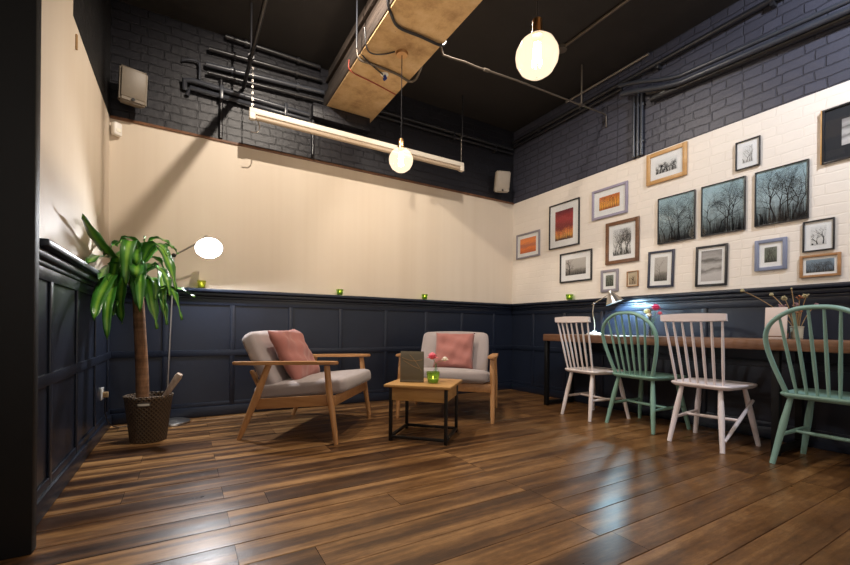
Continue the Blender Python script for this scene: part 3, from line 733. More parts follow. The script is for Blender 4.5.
def leaf(mb, uvl, pts, w, face=None, n=16):
    P = smooth_path(pts, max(2, n // (len(pts) - 1))); N = len(P) - 1; rows = []
    side = None
    for i, p in enumerate(P):
        s = i / N; d = (P[min(i + 1, N)] - P[max(i - 1, 0)]).normalized()
        if face is not None: sd = d.cross(face)
        else: sd = d.cross(Vector((0, 0, 1)))
        if sd.length < .15: sd = side if side is not None else Vector((1, 0, 0))
        sd.normalize()
        if side is not None: sd = (side * .6 + sd * .4).normalized()
        side = sd; nrm = sd.cross(d).normalized()
        ww = w * (min(1, .30 + 2.2 * s) if s < .32 else 1) * (1 - max(0, (s - .45) / .55) ** 2.0) ** .8 + .0012
        wave = .010 * math.sin(9 * s + len(rows)) * s
        rows.append([mb.bm.verts.new(p + sd * (ww * k) + nrm * (abs(k) * ww * .30 + wave * k)) for k in (-1, -.5, 0, .5, 1)])
    for i, (a, b) in enumerate(zip(rows, rows[1:])):
        for k in range(4):
            f = mb._f((a[k], a[k + 1], b[k + 1], b[k]))
            if f:
                for l, (u, v) in zip(f.loops, ((k, i), (k + 1, i), (k + 1, i + 1), (k, i + 1))): l[uvl].uv = (u / 4, v / N)
mb = MB(); uvl = mb.bm.loops.layers.uv.new('UVMap')
SC_ = 1 / 136.0
def W3(px, py, dep=0.0, z0=None):
    """local point: px right and py up of the pot base, in centimetre-like steps, dep away from the room front"""
    d = FW + r3 * ((px - 425) / F) - u3 * ((py - Y0) / F); D = (Vector(PX) - CAM).dot(FW) + dep
    for _ in range(60):
        P = CAM + d * D
        if P.x > (-W + .075 if P.z > 1.16 else -W + .12): break
        D -= .012
    return P - Vector(PX)
LV = [  # hand-shaped leaves: base, bends, tip (right/up/depth offsets), half width
 ([(130, 264, 0), (112, 257, -.10), (97, 240, -.30), (82, 215, -.48)], .040),
 ([(128, 264, .02), (110, 258, .06), (96, 257, .10), (88, 264, .12)], .042),
 ([(127, 270, -.02), (113, 275, -.05), (100, 296, -.07), (94, 320, -.06)], .042),
 ([(130, 275, -.02), (116, 280, -.08), (108, 305, -.10), (107, 340, -.09)], .036),
 ([(135, 272, -.03), (125, 276, -.12), (121, 298, -.15), (122, 324, -.14)], .048),
 ([(134, 258, 0), (131, 241, -.08), (127, 255, -.16), (126, 287, -.17)], .048),
 ([(140, 272, -.02), (138, 277, -.10), (138, 290, -.13), (138, 307, -.13)], .050),
 ([(146, 275, 0), (149, 285, -.07), (152, 305, -.10), (157, 329, -.10)], .044),
 ([(148, 280, .02), (156, 288, .02), (163, 305, .0), (167, 325, -.02)], .032),
 ([(148, 290, 0), (160, 288, .0), (172, 290, -.02), (182, 320, -.03)], .030),
 ([(145, 285, 0), (158, 291, .02), (176, 288, .02), (195, 297, .0)], .032),
 ([(146, 262, 0), (158, 247, -.02), (168, 262, -.06), (176, 290, -.07)], .046),
 ([(144, 262, .02), (158, 250, .06), (170, 246, .08), (178, 254, .10)], .038),
 ([(143, 258, 0), (144, 246, 0), (145, 240, 0), (145, 236, 0)], .026),
 ([(142, 262, -.02), (150, 246, -.07), (160, 245, -.12), (168, 256, -.14)], .046),
 ([(136, 262, .02), (124, 244, .02), (112, 246, .02), (104, 256, .02)], .040),
 ([(130, 268, -.02), (118, 264, -.10), (106, 268, -.14), (99, 280, -.15)], .040),
 ([(140, 260, -.02), (136, 243, -.05), (126, 238, -.08), (116, 246, -.10)], .042),
 ([(147, 280, -.02), (152, 278, -.06), (156, 286, -.10), (155, 300, -.11)], .030),
 ([(140, 268, .05), (150, 258, .12), (160, 262, .18), (166, 280, .20)], .040),
 ([(134, 266, .05), (124, 256, .12), (114, 262, .17), (108, 282, .18)], .040),
 ([(140, 258, 0), (152, 240, .03), (163, 240, .02), (173, 248, .0)], .036),
 ([(133, 276, -.01), (124, 288, -.05), (116, 306, -.07), (113, 316, -.06)], .034),
 ([(145, 272, -.02), (158, 268, -.08), (166, 278, -.12), (170, 296, -.13)], .034),
]
rl = random.Random(21)
for k in range(10):                                     # fuller middle of the crown
    a = rl.uniform(-1, 1); up_ = rl.uniform(8, 26); bx, by = 140 + a * 7, 266 + rl.uniform(-6, 10)
    LV.append(([(bx, by, 0), (bx + a * 14, by - up_, rl.uniform(-.1, .1)), (bx + a * 30, by - up_ * .5 + 6, rl.uniform(-.2, .16)), (bx + a * 36, by + rl.uniform(14, 42), rl.uniform(-.24, .16))], rl.uniform(.032, .046)))
for pts, w in LV:
    P = [W3(*p) for p in pts]
    dirn = (P[-1] - P[0]); leaf(mb, uvl, P, w * .86, None)
o = mb.build('foliage', M['leaf'], t, sharp=180)
sm = o.modifiers.new('thickness', 'SOLIDIFY'); sm.thickness = .0016
# stake leaning in the pot
p0, p1 = W3(161, 402, -.015) + Vector(PX), W3(180, 374, -.015) + Vector(PX)
mb = MB(); dv = p1 - p0; pts = [p0 + dv * k for k in (0, .25, .5, .75, .9, 1)]
mb.tube(pts, [.016, .018, .020, .023, .025, .019], 9)
tag(mb.build('wooden_stake', M['stake']), 'pale weathered wooden stake leaning in the woven plant basket', 'stick')

# ------------------------------------------------------------------ floor lamp
def shade_lathe(mb, c, axis, prof, n=28): mb.lathe(prof, n, c, axis, cap=False)
FLB = Vector((-3.845, -.175, 0))
t = thing('floor_lamp', 'lit grey metal floor lamp with angled arm behind the potted plant', 'lamp', FLB)
MB().lathe([(.128, 0), (.132, .004), (.130, .016), (.110, .024), (.02, .030), (.012, .034)], 32).build('lamp_base', M['chrome'], t)
MB().tube([tuple(RT * -.052 + UP * .02), (0, 0, 1.38)], .0085, 12).build('pole', M['chrome'], t)
def LW(u, v, depth): # helper: world position of a viewing direction at a camera depth, minus the lamp foot
    return CAM + (FW + r3 * ((u - 425) / F) - u3 * ((v - Y0) / F)) * depth - FLB
dl = (FLB - CAM).dot(FW)
pv = Vector((0, 0, 1.375)); hd = Vector((.235, -.05, 1.535)); tl_ = pv - (hd - pv) * .55
am = MB(); am.tube([tl_, pv, hd], .007, 10); am.build('arm', M['steel'], t)
MB().sphere(pv, .018, 14, 8).build('pivot_joint', M['black_metal'], t)
MB().tube([tl_ - (hd - pv) * .03, tl_ + (hd - pv) * .08], .014, 12).build('counterweight', M['black_metal'], t)
ax = (RT * .46 - FW * .58 - UP * .78).normalized()
sh = MB(); shade_lathe(sh, hd, ax, [(.008, -.015), (.022, -.012), (.028, .02), (.034, .045), (.060, .065), (.085, .095), (.105, .135), (.102, .135), (.082, .098), (.058, .070), (.030, .05), (.001, .048)])
sd = sh.build('lamp_shade', M['chrome'], t, sharp=60)
MB().sphere(hd + ax * .080, .032, 18, 12).build('bulb', M['bulb_cool'], sd)
def lamp(name, loc, power, col, r, parent=None, typ='POINT'):
    ld = bpy.data.lights.new(name, typ); ld.energy = power; ld.color = col; ld.shadow_soft_size = r
    lo = bpy.data.objects.new(name, ld); COL.objects.link(lo); lo.location = loc
    if parent: lo.parent = parent
    return lo
lamp('floor_lamp_glow', hd + ax * .112, 54, (.93, .95, 1), .03, t)
pipe('lamp_cord', smooth_path([(-3.95, -.10, .012), (-4.10, -.16, .010), (-4.22, -.20, .02), (-4.262, -.30, .12), (-4.262, -.345, .26)]), .004, M['pipe_black'], 'thin dark cord running from the floor lamp to the wall socket', 'cable')
t = thing('wall_socket', 'small white plug socket low on the left panelling beside the plant', 'socket', (-W + .0125, -.36, .30))
MB().box((.004, 0, 0), (.010, .085, .085), bevel=.003).build('socket_plate', M['white'], t); MB().box((.024, .01, -.01), (.032, .045, .04), bevel=.006).build('plug', M['amberplug'] if 'amberplug' in M else M['dry'], t)

# ------------------------------------------------------------------ wall speakers, sensor
def speaker(loc, rz, label, pitch=14, m='beige_plastic'):
    t = thing('wall_speaker', label, 'speaker', loc, rz, rot=(math.radians(pitch), 0, rz))
    b = MB(); o = [(-.085, -.07), (-.095, -.05), (-.075, .06), (.075, .06), (.095, -.05), (.085, -.07)]
    b.prism(o, -.125, .125); bmesh.ops.bevel(b.bm, geom=b.bm.edges[:], offset=.012, segments=3, affect='EDGES'); b.build('cabinet', M[m], t)
    MB().box((0, -.071, .01), (.155, .008, .20), bevel=.003).build('grille', M[m], t)
    MB().lathe([(.012, 0), (.012, .004)], 14, (.0, -.076, -.10), (0, -1, 0)).build('badge', M['black_metal'], t)
    MB().tube([(0, .055, 0), (0, .13, .02)], .014, 10).build('bracket', M['black_metal'], t)
speaker((-4.135, -.165, 2.665), math.radians(14), 'beige loudspeaker angled down high in the left corner', 12, 'beige_plastic_shaded')
speaker((-.345, -.16, 2.645), math.radians(-22), 'beige loudspeaker high by the far corner beside the picture wall', 16)
t = thing('alarm_sensor', 'small white motion sensor at the top of the left corner', 'sensor', (-4.245, -.035, 2.365), math.radians(40))
b = MB(); b.box((0, 0, 0), (.062, .05, .105), bevel=.014, seg=3); b.build('sensor_case', M['white'], t); MB().box((0, -.026, -.012), (.036, .006, .03), bevel=.003).build('sensor_lens', M['wax'], t)
t = tag(MB().box((-W + .005, -1.19, 2.355), (.010, .014, .085), bevel=.003).build('wall_hook', M['dry']), 'small dark hook high on the cream left wall', 'hook')

# ------------------------------------------------------------------ worktop along the picture wall
TT = .748
t = thing('counter_table', 'long thick brown wooden worktop on black steel legs along the picture wall', 'counter', (-.283, -1.005, 0))
mb = MB(); mb.box((0, (1.05 + YB) / 2 - .02, TT - .035), (.484, -YB - 1.09, .07), bevel=.006); mb.build('worktop', M['worktop'], t)
for yy in (-.05, -1.985, -3.75):
    lf = MB(); lf.box((0, yy, .03), (.40, .036, .036), bevel=.003); lf = lf.build('leg_frame', M['navy_dark'], t)
    for x in (-.19, .19): MB().box((x, yy, .339), (.04, .04, .676), bevel=.003).build('leg_post', M['navy_dark'], lf)

# ------------------------------------------------------------------ spindle-back chairs (x forward towards the worktop, y to the left)
def seat_outline(wr, wf, d0, d1, n=10):
    pts = []
    def arc(cx, cy, r, a0, a1):
        for k in range(n + 1):
            a = math.radians(a0 + (a1 - a0) * k / n); pts.append((cx + r * math.cos(a), cy + r * math.sin(a)))
    arc(d1 - .07, wf / 2 - .07, .07, 0, 90); arc(d0 + .05, wr / 2 - .05, .05, 90, 180)
    arc(d0 + .05, -wr / 2 + .05, .05, 180, 270); arc(d1 - .07, -wf / 2 + .07, .07, 270, 360)
    return pts
def seat(parent, mat, wr, wf, d0, d1, z=.435, th=.032):
    b = MB(); o = seat_outline(wr, wf, d0, d1); n = len(o); cx = (d0 + d1) / 2
    def loop(k, zz): return [b.bm.verts.new((cx + (x - cx) * k, y * k, zz)) for x, y in o]
    L = [loop(.90, z - th), loop(.985, z - th * .55), loop(1, z - th * .25), loop(.985, z - .002), loop(.94, z), loop(.7, z - .007), loop(.35, z - .010)]
    b.skin(L); b.build('seat', mat, parent, sharp=50)
def legs(parent, mat, wr, wf, xr=-.215, xf=.215, side_slip=False, z=.41):
    for x, w, tx, tw in ((xr, wr, xr * .66, wr * .72), (xf, wf, xf * .68, wf * .70)):
        for s in (-1, 1):
            a, b = Vector((x, s * w, 0)), Vector((tx, s * tw, z))
            MB().tube([a, a.lerp(b, .25), a.lerp(b, .6), b], [.0145, .0165, .0195, .0135], 12).build('leg', mat, parent)
    def at(x, w, tx, tw, s, zz): return Vector((x, s * w, 0)).lerp(Vector((tx, s * tw, z)), zz / z)
    mids = []
    for s in (1, -1):
        z0, z1 = (.175, .185)
        if side_slip and s < 0: z0, z1 = .075, .30
        r = at(xr, wr, xr * .66, wr * .72, s, z0); f = at(xf, wf, xf * .68, wf * .70, s, z1)
        if side_slip and s < 0: r += Vector((0, -.014, 0)); f += Vector((.02, -.022, .015))
        MB().tube([r, r.lerp(f, .5), f], [.0095, .0125, .0095], 10).build('side_stretcher', mat, parent)
        mids.append(r.lerp(f, .5))
    MB().tube([mids[0], mids[0].lerp(mids[1], .5), mids[1]], [.0095, .012, .0095], 10).build('cross_stretcher', mat, parent)
def comb_chair(loc, deg, label, mat, slip=False):
    t = thing('comb_back_chair', label, 'chair', loc, math.radians(deg), 'white comb back chairs at the worktop')
    seat(t, mat, .385, .43, -.195, .225); legs(t, mat, .170, .205, side_slip=slip)
    n = 7
    for k in range(n):
        u = (k - (n - 1) / 2) / ((n - 1) / 2)
        b = Vector((-.165 + .012 * (1 - abs(u)) * -1, u * .150, .43)); tp = Vector((-.262 - .014 * (1 - u * u), u * .182, .865))
        MB().tube([b, b.lerp(tp, .3), b.lerp(tp, .7), tp], [.0075, .0095, .0085, .0065], 9).build('spindle', mat, t)
    b = MB(); rows = []
    for k in range(17):
        u = k / 8 - 1; x = -.264 - .016 * (1 - u * u); y = u * .208; c = .5 * (abs(u) ** 6)
        hi, lo, th = .914 - .006 * u * u, .858 + .004 * u * u, .0105
        rows.append([b.bm.verts.new(p) for p in ((x + th + .008, y, lo), (x + th, y, lo + .006), (x + th - .006, y, hi), (x - th - .004, y, hi + .002), (x - th, y, lo + .004))])
    b.skin(rows); b.build('crest_rail', mat, t, sharp=50)
    return t
def hoop_chair(loc, deg, label, mat):
    t = thing('hoop_back_chair', label, 'chair', loc, math.radians(deg), 'mint hoop back chairs at the worktop')
    seat(t, mat, .405, .45, -.20, .225); legs(t, mat, .215, .222)
    half = [(.0, .937), (.08, .930), (.150, .900), (.212, .848), (.243, .780), (.242, .70), (.220, .60), (.190, .50), (.168, .43)]
    def lean(z): return -.165 - (z - .43) * .215
    pts = [Vector((lean(z), -y, z)) for y, z in reversed(half)] + [Vector((lean(z), y, z)) for y, z in half[1:]]
    P = smooth_path(pts, 5)
    MB().tube(P, .0165, 12, flat=.78, up=(1, 0, 0)).build('hoop', mat, t, sharp=180)
    def hoop_z(y):
        best = max((p for p in P if p.z > .7), key=lambda p: -abs(p.y - y)); return best.z
    for k in range(6):
        u = (k - 2.5) / 2.5
        yb, yt = u * .118, u * .168; zt = hoop_z(yt) - .006
        b = Vector((-.168, yb, .43)); tp = Vector((lean(zt), yt, zt))
        MB().tube([b, b.lerp(tp, .3), b.lerp(tp, .7), tp], [.0075, .0100, .0088, .0068], 9).build('spindle', mat, t)
    return t
comb_chair((-.495, -1.640, 0), -7, 'white spindle back chair at the free end of the worktop, under the desk lamp', M['white_paint'])
hoop_chair((-.428, -2.105, 0), -5, 'mint green hoop back chair between the two white chairs', M['mint'])
comb_chair((-.522, -2.632, 0), 0, 'white spindle back chair with a slipped slanting side stretcher', M['white_paint2'], True)
hoop_chair((-.486, -3.272, 0), -3, 'mint green hoop back chair cut by the picture edge, in front of the dried flowers', M['mint2'])

# ------------------------------------------------------------------ things on the worktop
DL = Vector((-.215, -1.435, TT))
t = thing('desk_lamp', 'small lit cream and chrome desk lamp at the free end of the worktop', 'lamp', DL)
MB().lathe([(.072, 0), (.075, .004), (.072, .016), (.03, .024), (.012, .04)], 28).build('lamp_base', M['white'], t)
MB().tube(smooth_path([(0, 0, .03), (.012, .01, .12), (-.004, .018, .22), (.010, .016, .315)]), .0045, 10).build('lower_arm', M['beige_plastic_shaded2'], t)
e = Vector((.010, .016, .315)); h = Vector((-.01, -.185, .405))
MB().tube([e + (e - h) * .12, e, h], .0045, 10).build('upper_arm', M['beige_plastic_shaded2'], t)
MB().sphere(e, .012, 12, 8).build('elbow_joint', M['chrome'], t)
sh = MB(); ax = Vector((.20, -.32, -1)).normalized()
shade_lathe(sh, h, ax, [(.006, -.03), (.016, -.028), (.020, .0), (.034, .012), (.052, .045), (.083, .098), (.081, .099), (.050, .047), (.030, .016), (.001, .012)])
sd = sh.build('lamp_shade', M['chrome'], t, sharp=60)
MB().sphere(h + ax * .038, .016, 16, 10).build('bulb', M['bulb_desk'], sd)
lamp('desk_lamp_glow', h + ax * .062, 30, (.50, .82, 1), .018, t)
assumed_desk_lamp = copy_thing(t, (-.20, -3.86, TT), math.radians(-8), 'assumed unseen small desk lamp with a bluish glow on the worktop beyond the nearest mint chair')  # assumed out of view as the source of the blue tint at right
for ch in assumed_desk_lamp.children:
    if ch.type == 'LIGHT': ch.data = ch.data.copy(); ch.data.color = (.22, .36, 1); ch.data.energy = 22
pipe('lamp_cord', smooth_path([(-.16, -1.37, TT + .008), (-.10, -1.33, TT + .007), (-.06, -1.30, TT + .006), (-.045, -1.26, TT + .006)]), .0035, M['pipe_black'], 'dark cord trailing from the desk lamp base to the panelling', 'cable')
VX = (-.25, -2.045, TT)
t = thing('glass_vase', 'narrow clear glass vase on the worktop behind the mint chair between the white chairs', 'vase', VX)
MB().lathe([(.001, .001), (.030, .001), (.033, .006), (.026, .09), (.027, .15), (.029, .152), (.025, .149), (.023, .09), (.029, .010), (.001, .008)], 22, cap=False).build('vase_body', M['clear_glass'], t)
V_ = lambda dx, dy: (VX[0] + dx, VX[1] + dy, VX[2] + .012)
flower(V_(0, -.004), (-.012, -.030, .225), .050, 'redpetal', 'deep pink bloom in the narrow glass vase on the worktop', seed=5)
flower(V_(.004, .004), (.0, .046, .195), .042, 'yellowpetal', 'pale yellow bloom in the worktop vase', seed=6, bend=(0, .01))
flower(V_(-.004, 0), (-.020, .014, .165), .030, 'whitepetal', 'white bloom low in the worktop vase beneath the deep pink one', seed=7)
flower(V_(-.002, -.008), (-.008, -.062, .180), .026, 'pinkpetal', 'small pale pink bloom at the vase side nearest the slanting stretcher chair', seed=9)
# card and pots near the nearest mint chair
t = thing('menu_card', 'off white card standing on the worktop behind the nearest mint chair', 'card', (-.30, -2.925, TT), math.radians(-84))
MB().box((0, 0, .108), (.118, .010, .215), rot=Matrix.Rotation(math.radians(-6), 3, 'X'), bevel=.002).build('card_face', M['card'], t)
MB().box((0, .010, .012), (.10, .05, .02), bevel=.003).build('card_foot', M['worktop'], t)
PT = (-.20, -3.005, TT)
t = thing('ribbed_pot', 'pale ribbed pot holding dried flowers on the worktop', 'pot', PT)
mb = MB(); pr = [(.028, 0)]
for k in range(6): pr += [(.030 + .0007 * k, .005 + .013 * k), (.0322 + .0007 * k, .0115 + .013 * k)]
pr += [(.038, .088), (.035, .088), (.031, .07), (.001, .07)]
mb.lathe(pr, 28); mb.build('pot_body', M['zinc'], t)
rnd = random.Random(12)
def dried(tip, r, mat, label, base=(0, 0)):
    t = thing('dried_flower', label, 'dried flower', (PT[0] + base[0], PT[1] + base[1], PT[2] + .072), group='dried flowers in the ribbed pot')
    tx, ty, tz = tip; tz -= .072; tx = base[0] * 4; ty -= base[1]
    MB().tube(bez((0, 0, 0), (tx * .25, ty * .25, tz * .55), (tx, ty, tz), n=8), .0026, 6).build('flower_stem', M['dry'], t)
    b = MB()
    if r > .014:
        for k in range(11): b.sphere((tx + rnd.uniform(-1, 1) * r, ty + rnd.uniform(-1, 1) * r, tz + rnd.uniform(-.7, 1) * r), r * .38, 8, 6)
    else: b.sphere((tx, ty, tz), r, 12, 8, (1, 1, .85)); b.lathe([(r * .7, 0), (r * .75, .003)], 10, (tx, ty, tz + r * .8))
    b.build('seed_head', M[mat], t, sharp=180)
dried((-.02, .288, .345), .0135, 'dryhead', 'long stem with a pale round seed head reaching highest towards the slanting stretcher chair', (-.014, .012))
dried((-.02, .162, .315), .0135, 'dryhead', 'shorter stem with a pale round seed head over the off white card', (.012, .013))
bxs = [-.008, .004, -.003, .010, -.012, .0075, .0005, -.006, .013, -.0155]
for yy, zz, mt, lb in ((.085, .225, 'mauve', 'mauve dried bloom over the off white card edge'), (.055, .180, 'rust', 'rust dried bloom low at the pot side nearest the card'), (.022, .232, 'mauve', 'mauve dried bloom upright over the ribbed pot'), (.048, .275, 'dryhead', 'straw coloured dried head, highest over the card side of the pot'),
        (.005, .175, 'rust', 'rust dried bloom low in the middle of the ribbed pot'), (-.012, .280, 'rust', 'rust dried bloom topmost in the middle of the pot'), (-.055, .285, 'dryhead', 'straw coloured dried head high on the pot side away from the card'), (-.072, .225, 'mauve', 'mauve dried bloom leaning away from the card'), (-.040, .190, 'rust', 'rust dried bloom low on the pot side away from the card'), (.018, .340, 'dryhead', 'thin wispy dried stem standing above all the blooms in the pot')):
    bxs = bxs[1:] + bxs[:1]; dried((0, yy, zz), .015 if zz < .32 else .006, mt, lb, (bxs[0], yy * .22))
t = thing('herb_pot', 'small pot of green herbs between the off white card and ribbed pot', 'plant', (-.235, -2.952, TT))
MB().lathe([(.016, 0), (.021, .040), (.019, .040), (.016, .03), (.001, .03)], 20).build('pot_body', M['worktop'], t)
mb = MB()
for k in range(46):
    a, el, L = rnd.uniform(0, 2 * PI), rnd.uniform(.2, 1.4), rnd.uniform(.018, .036)
    d = Vector((math.cos(a) * math.cos(el), math.sin(a) * math.cos(el), math.sin(el))); o = Vector((-d.y, d.x, 0)).normalized() * .009; b = Vector((0, 0, .032))
    mb.poly((b, b + d * L * .6 + o, b + d * L, b + d * L * .6 - o))
mb.build('herb_leaves', M['herb'], t, sharp=180)

# ------------------------------------------------------------------ pictures on the brick wall
def clip_pt(x, z, w, h): return abs(x) <= w / 2 and abs(z) <= h / 2
def trees(mb, w, h, spec, seed, y):
    """ink lines as flat ribbons just above the paper, kept inside the sheet"""
    rnd = random.Random(seed)
    def seg(a, b, r0, r1):
        if not (clip_pt(*a, w, h) and clip_pt(*b, w, h)): return False
        d = Vector((b[0] - a[0], b[1] - a[1])); L = d.length
        if L < 1e-5: return True
        nx, nz = -d.y / L, d.x / L
        mb.poly([(a[0] + nx * r0, y, a[1] + nz * r0), (b[0] + nx * r1, y, b[1] + nz * r1), (b[0] - nx * r1, y, b[1] - nz * r1), (a[0] - nx * r0, y, a[1] - nz * r0)])
        return True
    def branch(x, z, a, L, r, dep):
        n = 4
        for k in range(n):
            a += rnd.gauss(0, spec.get('wig', .14)); x2, z2 = x + math.sin(a) * L / n, z + math.cos(a) * L / n
            r2 = r * .86
            if not seg((x, z), (x2, z2), r, r2): return
            x, z, r = x2, z2, r2
            if dep > 0 and k > 0 and rnd.random() < spec.get('side', .75):
                branch(x, z, a + rnd.choice((-1, 1)) * rnd.uniform(.4, .95), L * rnd.uniform(.45, .7), r * .58, dep - 1)
        if dep > 0:
            for s in (-1, 1): branch(x, z, a + s * rnd.uniform(.2, .5), L * rnd.uniform(.5, .75), r * .72, dep - 1)
    for k in range(spec['n']):
        x0 = (-.5 + (k + .5 + rnd.uniform(-.3, .3)) / spec['n']) * w * spec.get('spread', 1) + spec.get('cx', 0) * w
        branch(x0, -h / 2 + h * spec.get('z0', .04) + .0004, rnd.gauss(0, .05), h * spec.get('len', .5) * rnd.uniform(.8, 1.1), spec['r'] * w * rnd.uniform(.7, 1.2), spec.get('dep', 3))
    for k in range(spec.get('tuft', 0)):
        x0 = rnd.uniform(-.49, .49) * w; L = rnd.uniform(.05, spec.get('th', .2)) * h
        seg((x0, -h / 2 + .001), (x0 + rnd.uniform(-.02, .02) * w, -h / 2 + .001 + L), .006 * w, .002 * w)
def picture(y0, y1, z0, z1, label, fmat, bw, sheet, mat=None, mw=0.0, mtop=None, ink='ink', spec=None, seed=1, depth=.016, tilt=0, bar_rel=None, mh=None):
    w, h = abs(y1 - y0), z1 - z0
    t = thing('framed_picture', label, 'picture', (-.004, (y0 + y1) / 2, (z0 + z1) / 2), group='framed pictures on the cream brick', rot=(0, math.radians(tilt), -PI / 2))
    t.rotation_mode = 'XYZ'
    b = MB()
    for s in (-1, 1):
        b.box((s * (w - bw) / 2, -depth / 2, 0), (bw, depth, h), bevel=min(.003, bw * .2)); b.box((0, -depth / 2, s * (h - bw) / 2), (w - 2 * bw + .002, depth * .96, bw), bevel=min(.003, bw * .2))
    b.build('frame_moulding', M[fmat], t)
    iw, ih = w - 2 * bw, h - 2 * bw
    if mat: MB().box((0, -.003, 0), (iw + .004, .003, ih + .004)).build('mount', M[mat], t); 
    pw, ph = iw - 2 * mw, ih - 2 * (mh if mh is not None else mw)
    p = MB(); p.box((0, -.0052, 0), (pw, .0014, ph))
    if spec: p.mi = 1; trees(p, pw, ph, spec, seed, -.0063)
    p.build('print', [M[sheet], M[ink]], t)
    MB().box((0, -.0085, 0), (iw + .002, .0012, ih + .002)).build('glass', M['pane'], t)
    return t
picture(-.085, -.494, 1.705, 2.026, 'orange striped sunset print in a grey frame, closest to the room corner', 'f_grey', .022, 'p_sunset', 'mat_white', .045)
picture(-.643, -1.078, 1.743, 2.265, 'tall red and orange forest print in a thin black frame', 'f_black', .015, 'p_redforest', 'mat_white', .075, ink='ink_brown', spec=dict(n=9, r=.008, dep=1, len=.30, z0=.0, wig=.03, tuft=30), seed=3)
picture(-1.237, -1.646, 1.960, 2.273, 'bright orange forest print in a lilac grey frame', 'f_lilac', .026, 'p_orange', 'mat_white', .062, ink='ink_brown', spec=dict(n=11, r=.012, dep=1, len=.7, wig=.04), seed=4)
picture(-1.408, -1.768, 1.467, 1.895, 'black and white woodland print in a wide brown wooden frame', 'f_brown', .036, 'p_white', 'mat_white', .045, spec=dict(n=9, r=.022, dep=4, len=.42, side=.85, tuft=110, th=.3), seed=5)
picture(-.811, -1.244, 1.332, 1.670, 'grey landscape with a leaning tree in a thin black frame', 'f_black', .017, 'p_grey', 'mat_white', .062, spec=dict(n=1, cx=-.2, r=.035, dep=4, len=.42, wig=.22, tuft=50, th=.3), seed=16)
picture(-1.354, -1.554, 1.191, 1.417, 'small dark upright print in a grey frame above the desk lamp', 'f_grey', .026, 'p_green', 'mat_white', .030, spec=dict(n=4, r=.04, dep=2, len=.5), seed=7)
picture(-1.646, -1.764, 1.223, 1.374, 'tiny sepia print in a slim gold frame, smallest on the wall', 'f_gold', .008, 'p_sepia', 'mat_beige', .014, ink='ink_brown', spec=dict(n=3, r=.06, dep=2, len=.4), seed=8)
picture(-1.858, -2.095, 1.192, 1.529, 'grey print of a lone bare tree in a navy frame', 'f_navy', .020, 'p_grey', 'mat_white', .040, spec=dict(n=1, r=.022, dep=4, len=.45, tuft=60, th=.28, z0=.1), seed=9, tilt=1.5)
picture(-2.274, -2.512, 1.170, 1.508, 'grey stormy cloud print in a black frame under the forest panels', 'f_black', .018, 'p_clouds', 'mat_white', .024, tilt=1)
picture(-1.836, -2.197, 2.155, 2.446, 'black and white row of trees in a honey oak frame touching the dark paint', 'f_oak', .036, 'p_white', 'mat_white', .048, spec=dict(n=6, r=.022, dep=4, len=.34, wig=.3, side=.9, tuft=90, th=.35), seed=10)
picture(-2.560, -2.722, 2.064, 2.287, 'small pale tree print in a thin black frame above the forest panels', 'f_black', .009, 'p_white', 'mat_white', .038, ink='ink_grey', spec=dict(n=4, r=.03, dep=3, len=.5, tuft=20), seed=11)
fs = dict(r=.015, dep=5, len=.42, side=.95, wig=.16, tuft=160, th=.34)
picture(-1.947, -2.267, 1.588, 2.007, 'dusky forest panel with upright trunks, first of the three from the corner', 'f_black', .008, 'p_teal', spec=dict(fs, n=9), seed=12)
picture(-2.314, -2.631, 1.590, 2.009, 'dusky forest panel with spreading branches, middle of the three', 'f_black', .008, 'p_teal', spec=dict(fs, n=6, r=.020, wig=.24), seed=13)
picture(-2.690, -3.005, 1.594, 2.010, 'dusky forest panel with tall forked trees, last of the three from the corner', 'f_black', .008, 'p_teal', spec=dict(fs, n=9, r=.017), seed=14)
picture(-2.693, -2.888, 1.255, 1.487, 'small dark woodland print in a wide blue grey frame', 'f_greyblue', .026, 'p_green', 'mat_white', .034, spec=dict(n=5, r=.03, dep=2, len=.6, tuft=30), seed=15)
picture(-2.973, -3.139, 1.355, 1.571, 'ink branch sketch on white in a black frame', 'f_black', .010, 'p_white', 'mat_white', .032, spec=dict(n=3, r=.05, dep=3, len=.4, wig=.35), seed=17)
picture(-2.958, -3.171, 1.176, 1.333, 'wide print of a dark tree row in a gold brown frame', 'f_gold', .018, 'p_blue', 'mat_white', .016, spec=dict(n=9, r=.014, dep=3, len=.4, tuft=60, th=.3), seed=18)
t = picture(-3.070, -3.36, 1.943, 2.312, 'black mounted print cut by the picture edge, in a dark frame with a tan side', 'f_black', .012, 'p_clouds', 'mat_black', .085)
MB().box((-.147, -.012, 0), (.006, .022, .368), bevel=.001).build('side_strip', M['f_oak'], t)

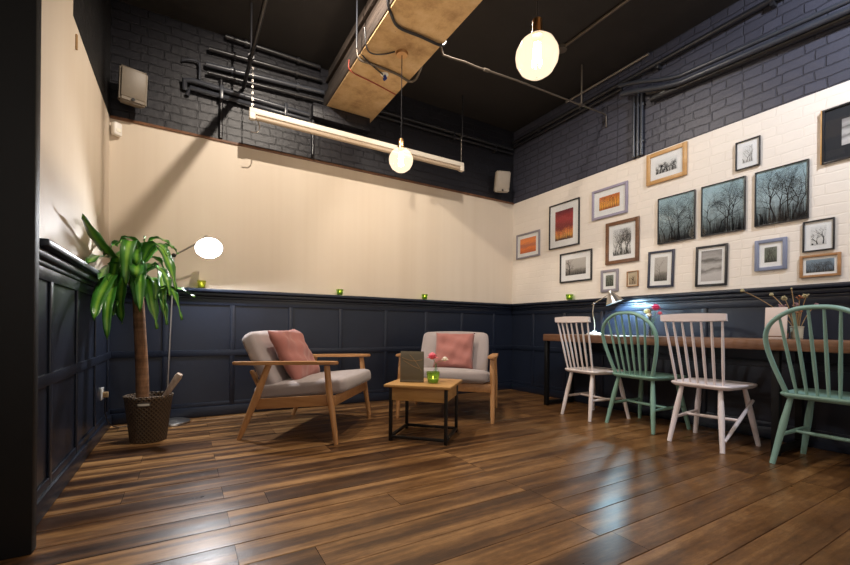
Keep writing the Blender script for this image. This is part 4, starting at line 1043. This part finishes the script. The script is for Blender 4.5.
# ------------------------------------------------------------------ assumed and added lamps outside the frame
def added_spot(loc, aim, label, power, col, angle, r=.03):
    t = thing('added_ceiling_spotlight', label, 'spotlight', loc)
    d = (Vector(aim) - Vector(loc)).normalized()
    MB().lathe([(.028, -.11), (.045, -.10), (.048, .0), (.044, .0), (.040, -.03)], 20, (0, 0, 0), d, cap=False).build('spot_head', M['black_metal'], t)
    MB().tube([tuple(-d * .10), (0, 0, CEIL - loc[2])], .012, 8).build('spot_bracket', M['black_metal'], t)
    ld = bpy.data.lights.new('added_spot_beam', 'SPOT'); ld.energy = power; ld.color = col; ld.spot_size = math.radians(angle); ld.spot_blend = .6; ld.shadow_soft_size = r
    lo = bpy.data.objects.new('added_spot_beam', ld); COL.objects.link(lo); lo.parent = t
    lo.location = d * .012; lo.rotation_euler = d.to_track_quat('-Z', 'Y').to_euler()
added_spot((-3.132, -1.62, 3.31), (-2.7, -.3, 1.2), 'assumed unseen black ceiling spotlight over the lounge corner', 135, (1, .88, .75), 150, .012)  # assumed out of view, placed to cast the long pipe shadow
added_spot((-1.93, -1.60, 3.32), (-.9, -1.4, .6), 'assumed unseen black ceiling spotlight beside the beam over the armchairs', 95, (1, .89, .77), 150, .05)  # assumed out of view, placed for the conduit shadow on the right wall
added_spot((-1.05, -4.0, 3.15), (0, -3.3, 2.3), 'added unseen black ceiling spotlight aimed at the picture wall', 140, (.82, .88, 1), 120, .06)  # added out of view to brighten and cool the picture wall

# ------------------------------------------------------------------ world: the lit rest of the room, open behind the camera
w = bpy.data.worlds.new('world'); SC.world = w; w.use_nodes = True
bg = w.node_tree.nodes['Background']; bg.inputs[0].default_value = (1.0, .92, .84, 1); bg.inputs[1].default_value = .68
SC.view_settings.view_transform = 'Standard'; SC.view_settings.look = 'None'; SC.view_settings.gamma = 1
SC.view_settings.exposure = 0.2
SC.cycles.use_denoising = True
SC.cycles.max_bounces = 10; SC.cycles.transparent_max_bounces = 16
SC.cycles.sample_clamp_indirect = 6
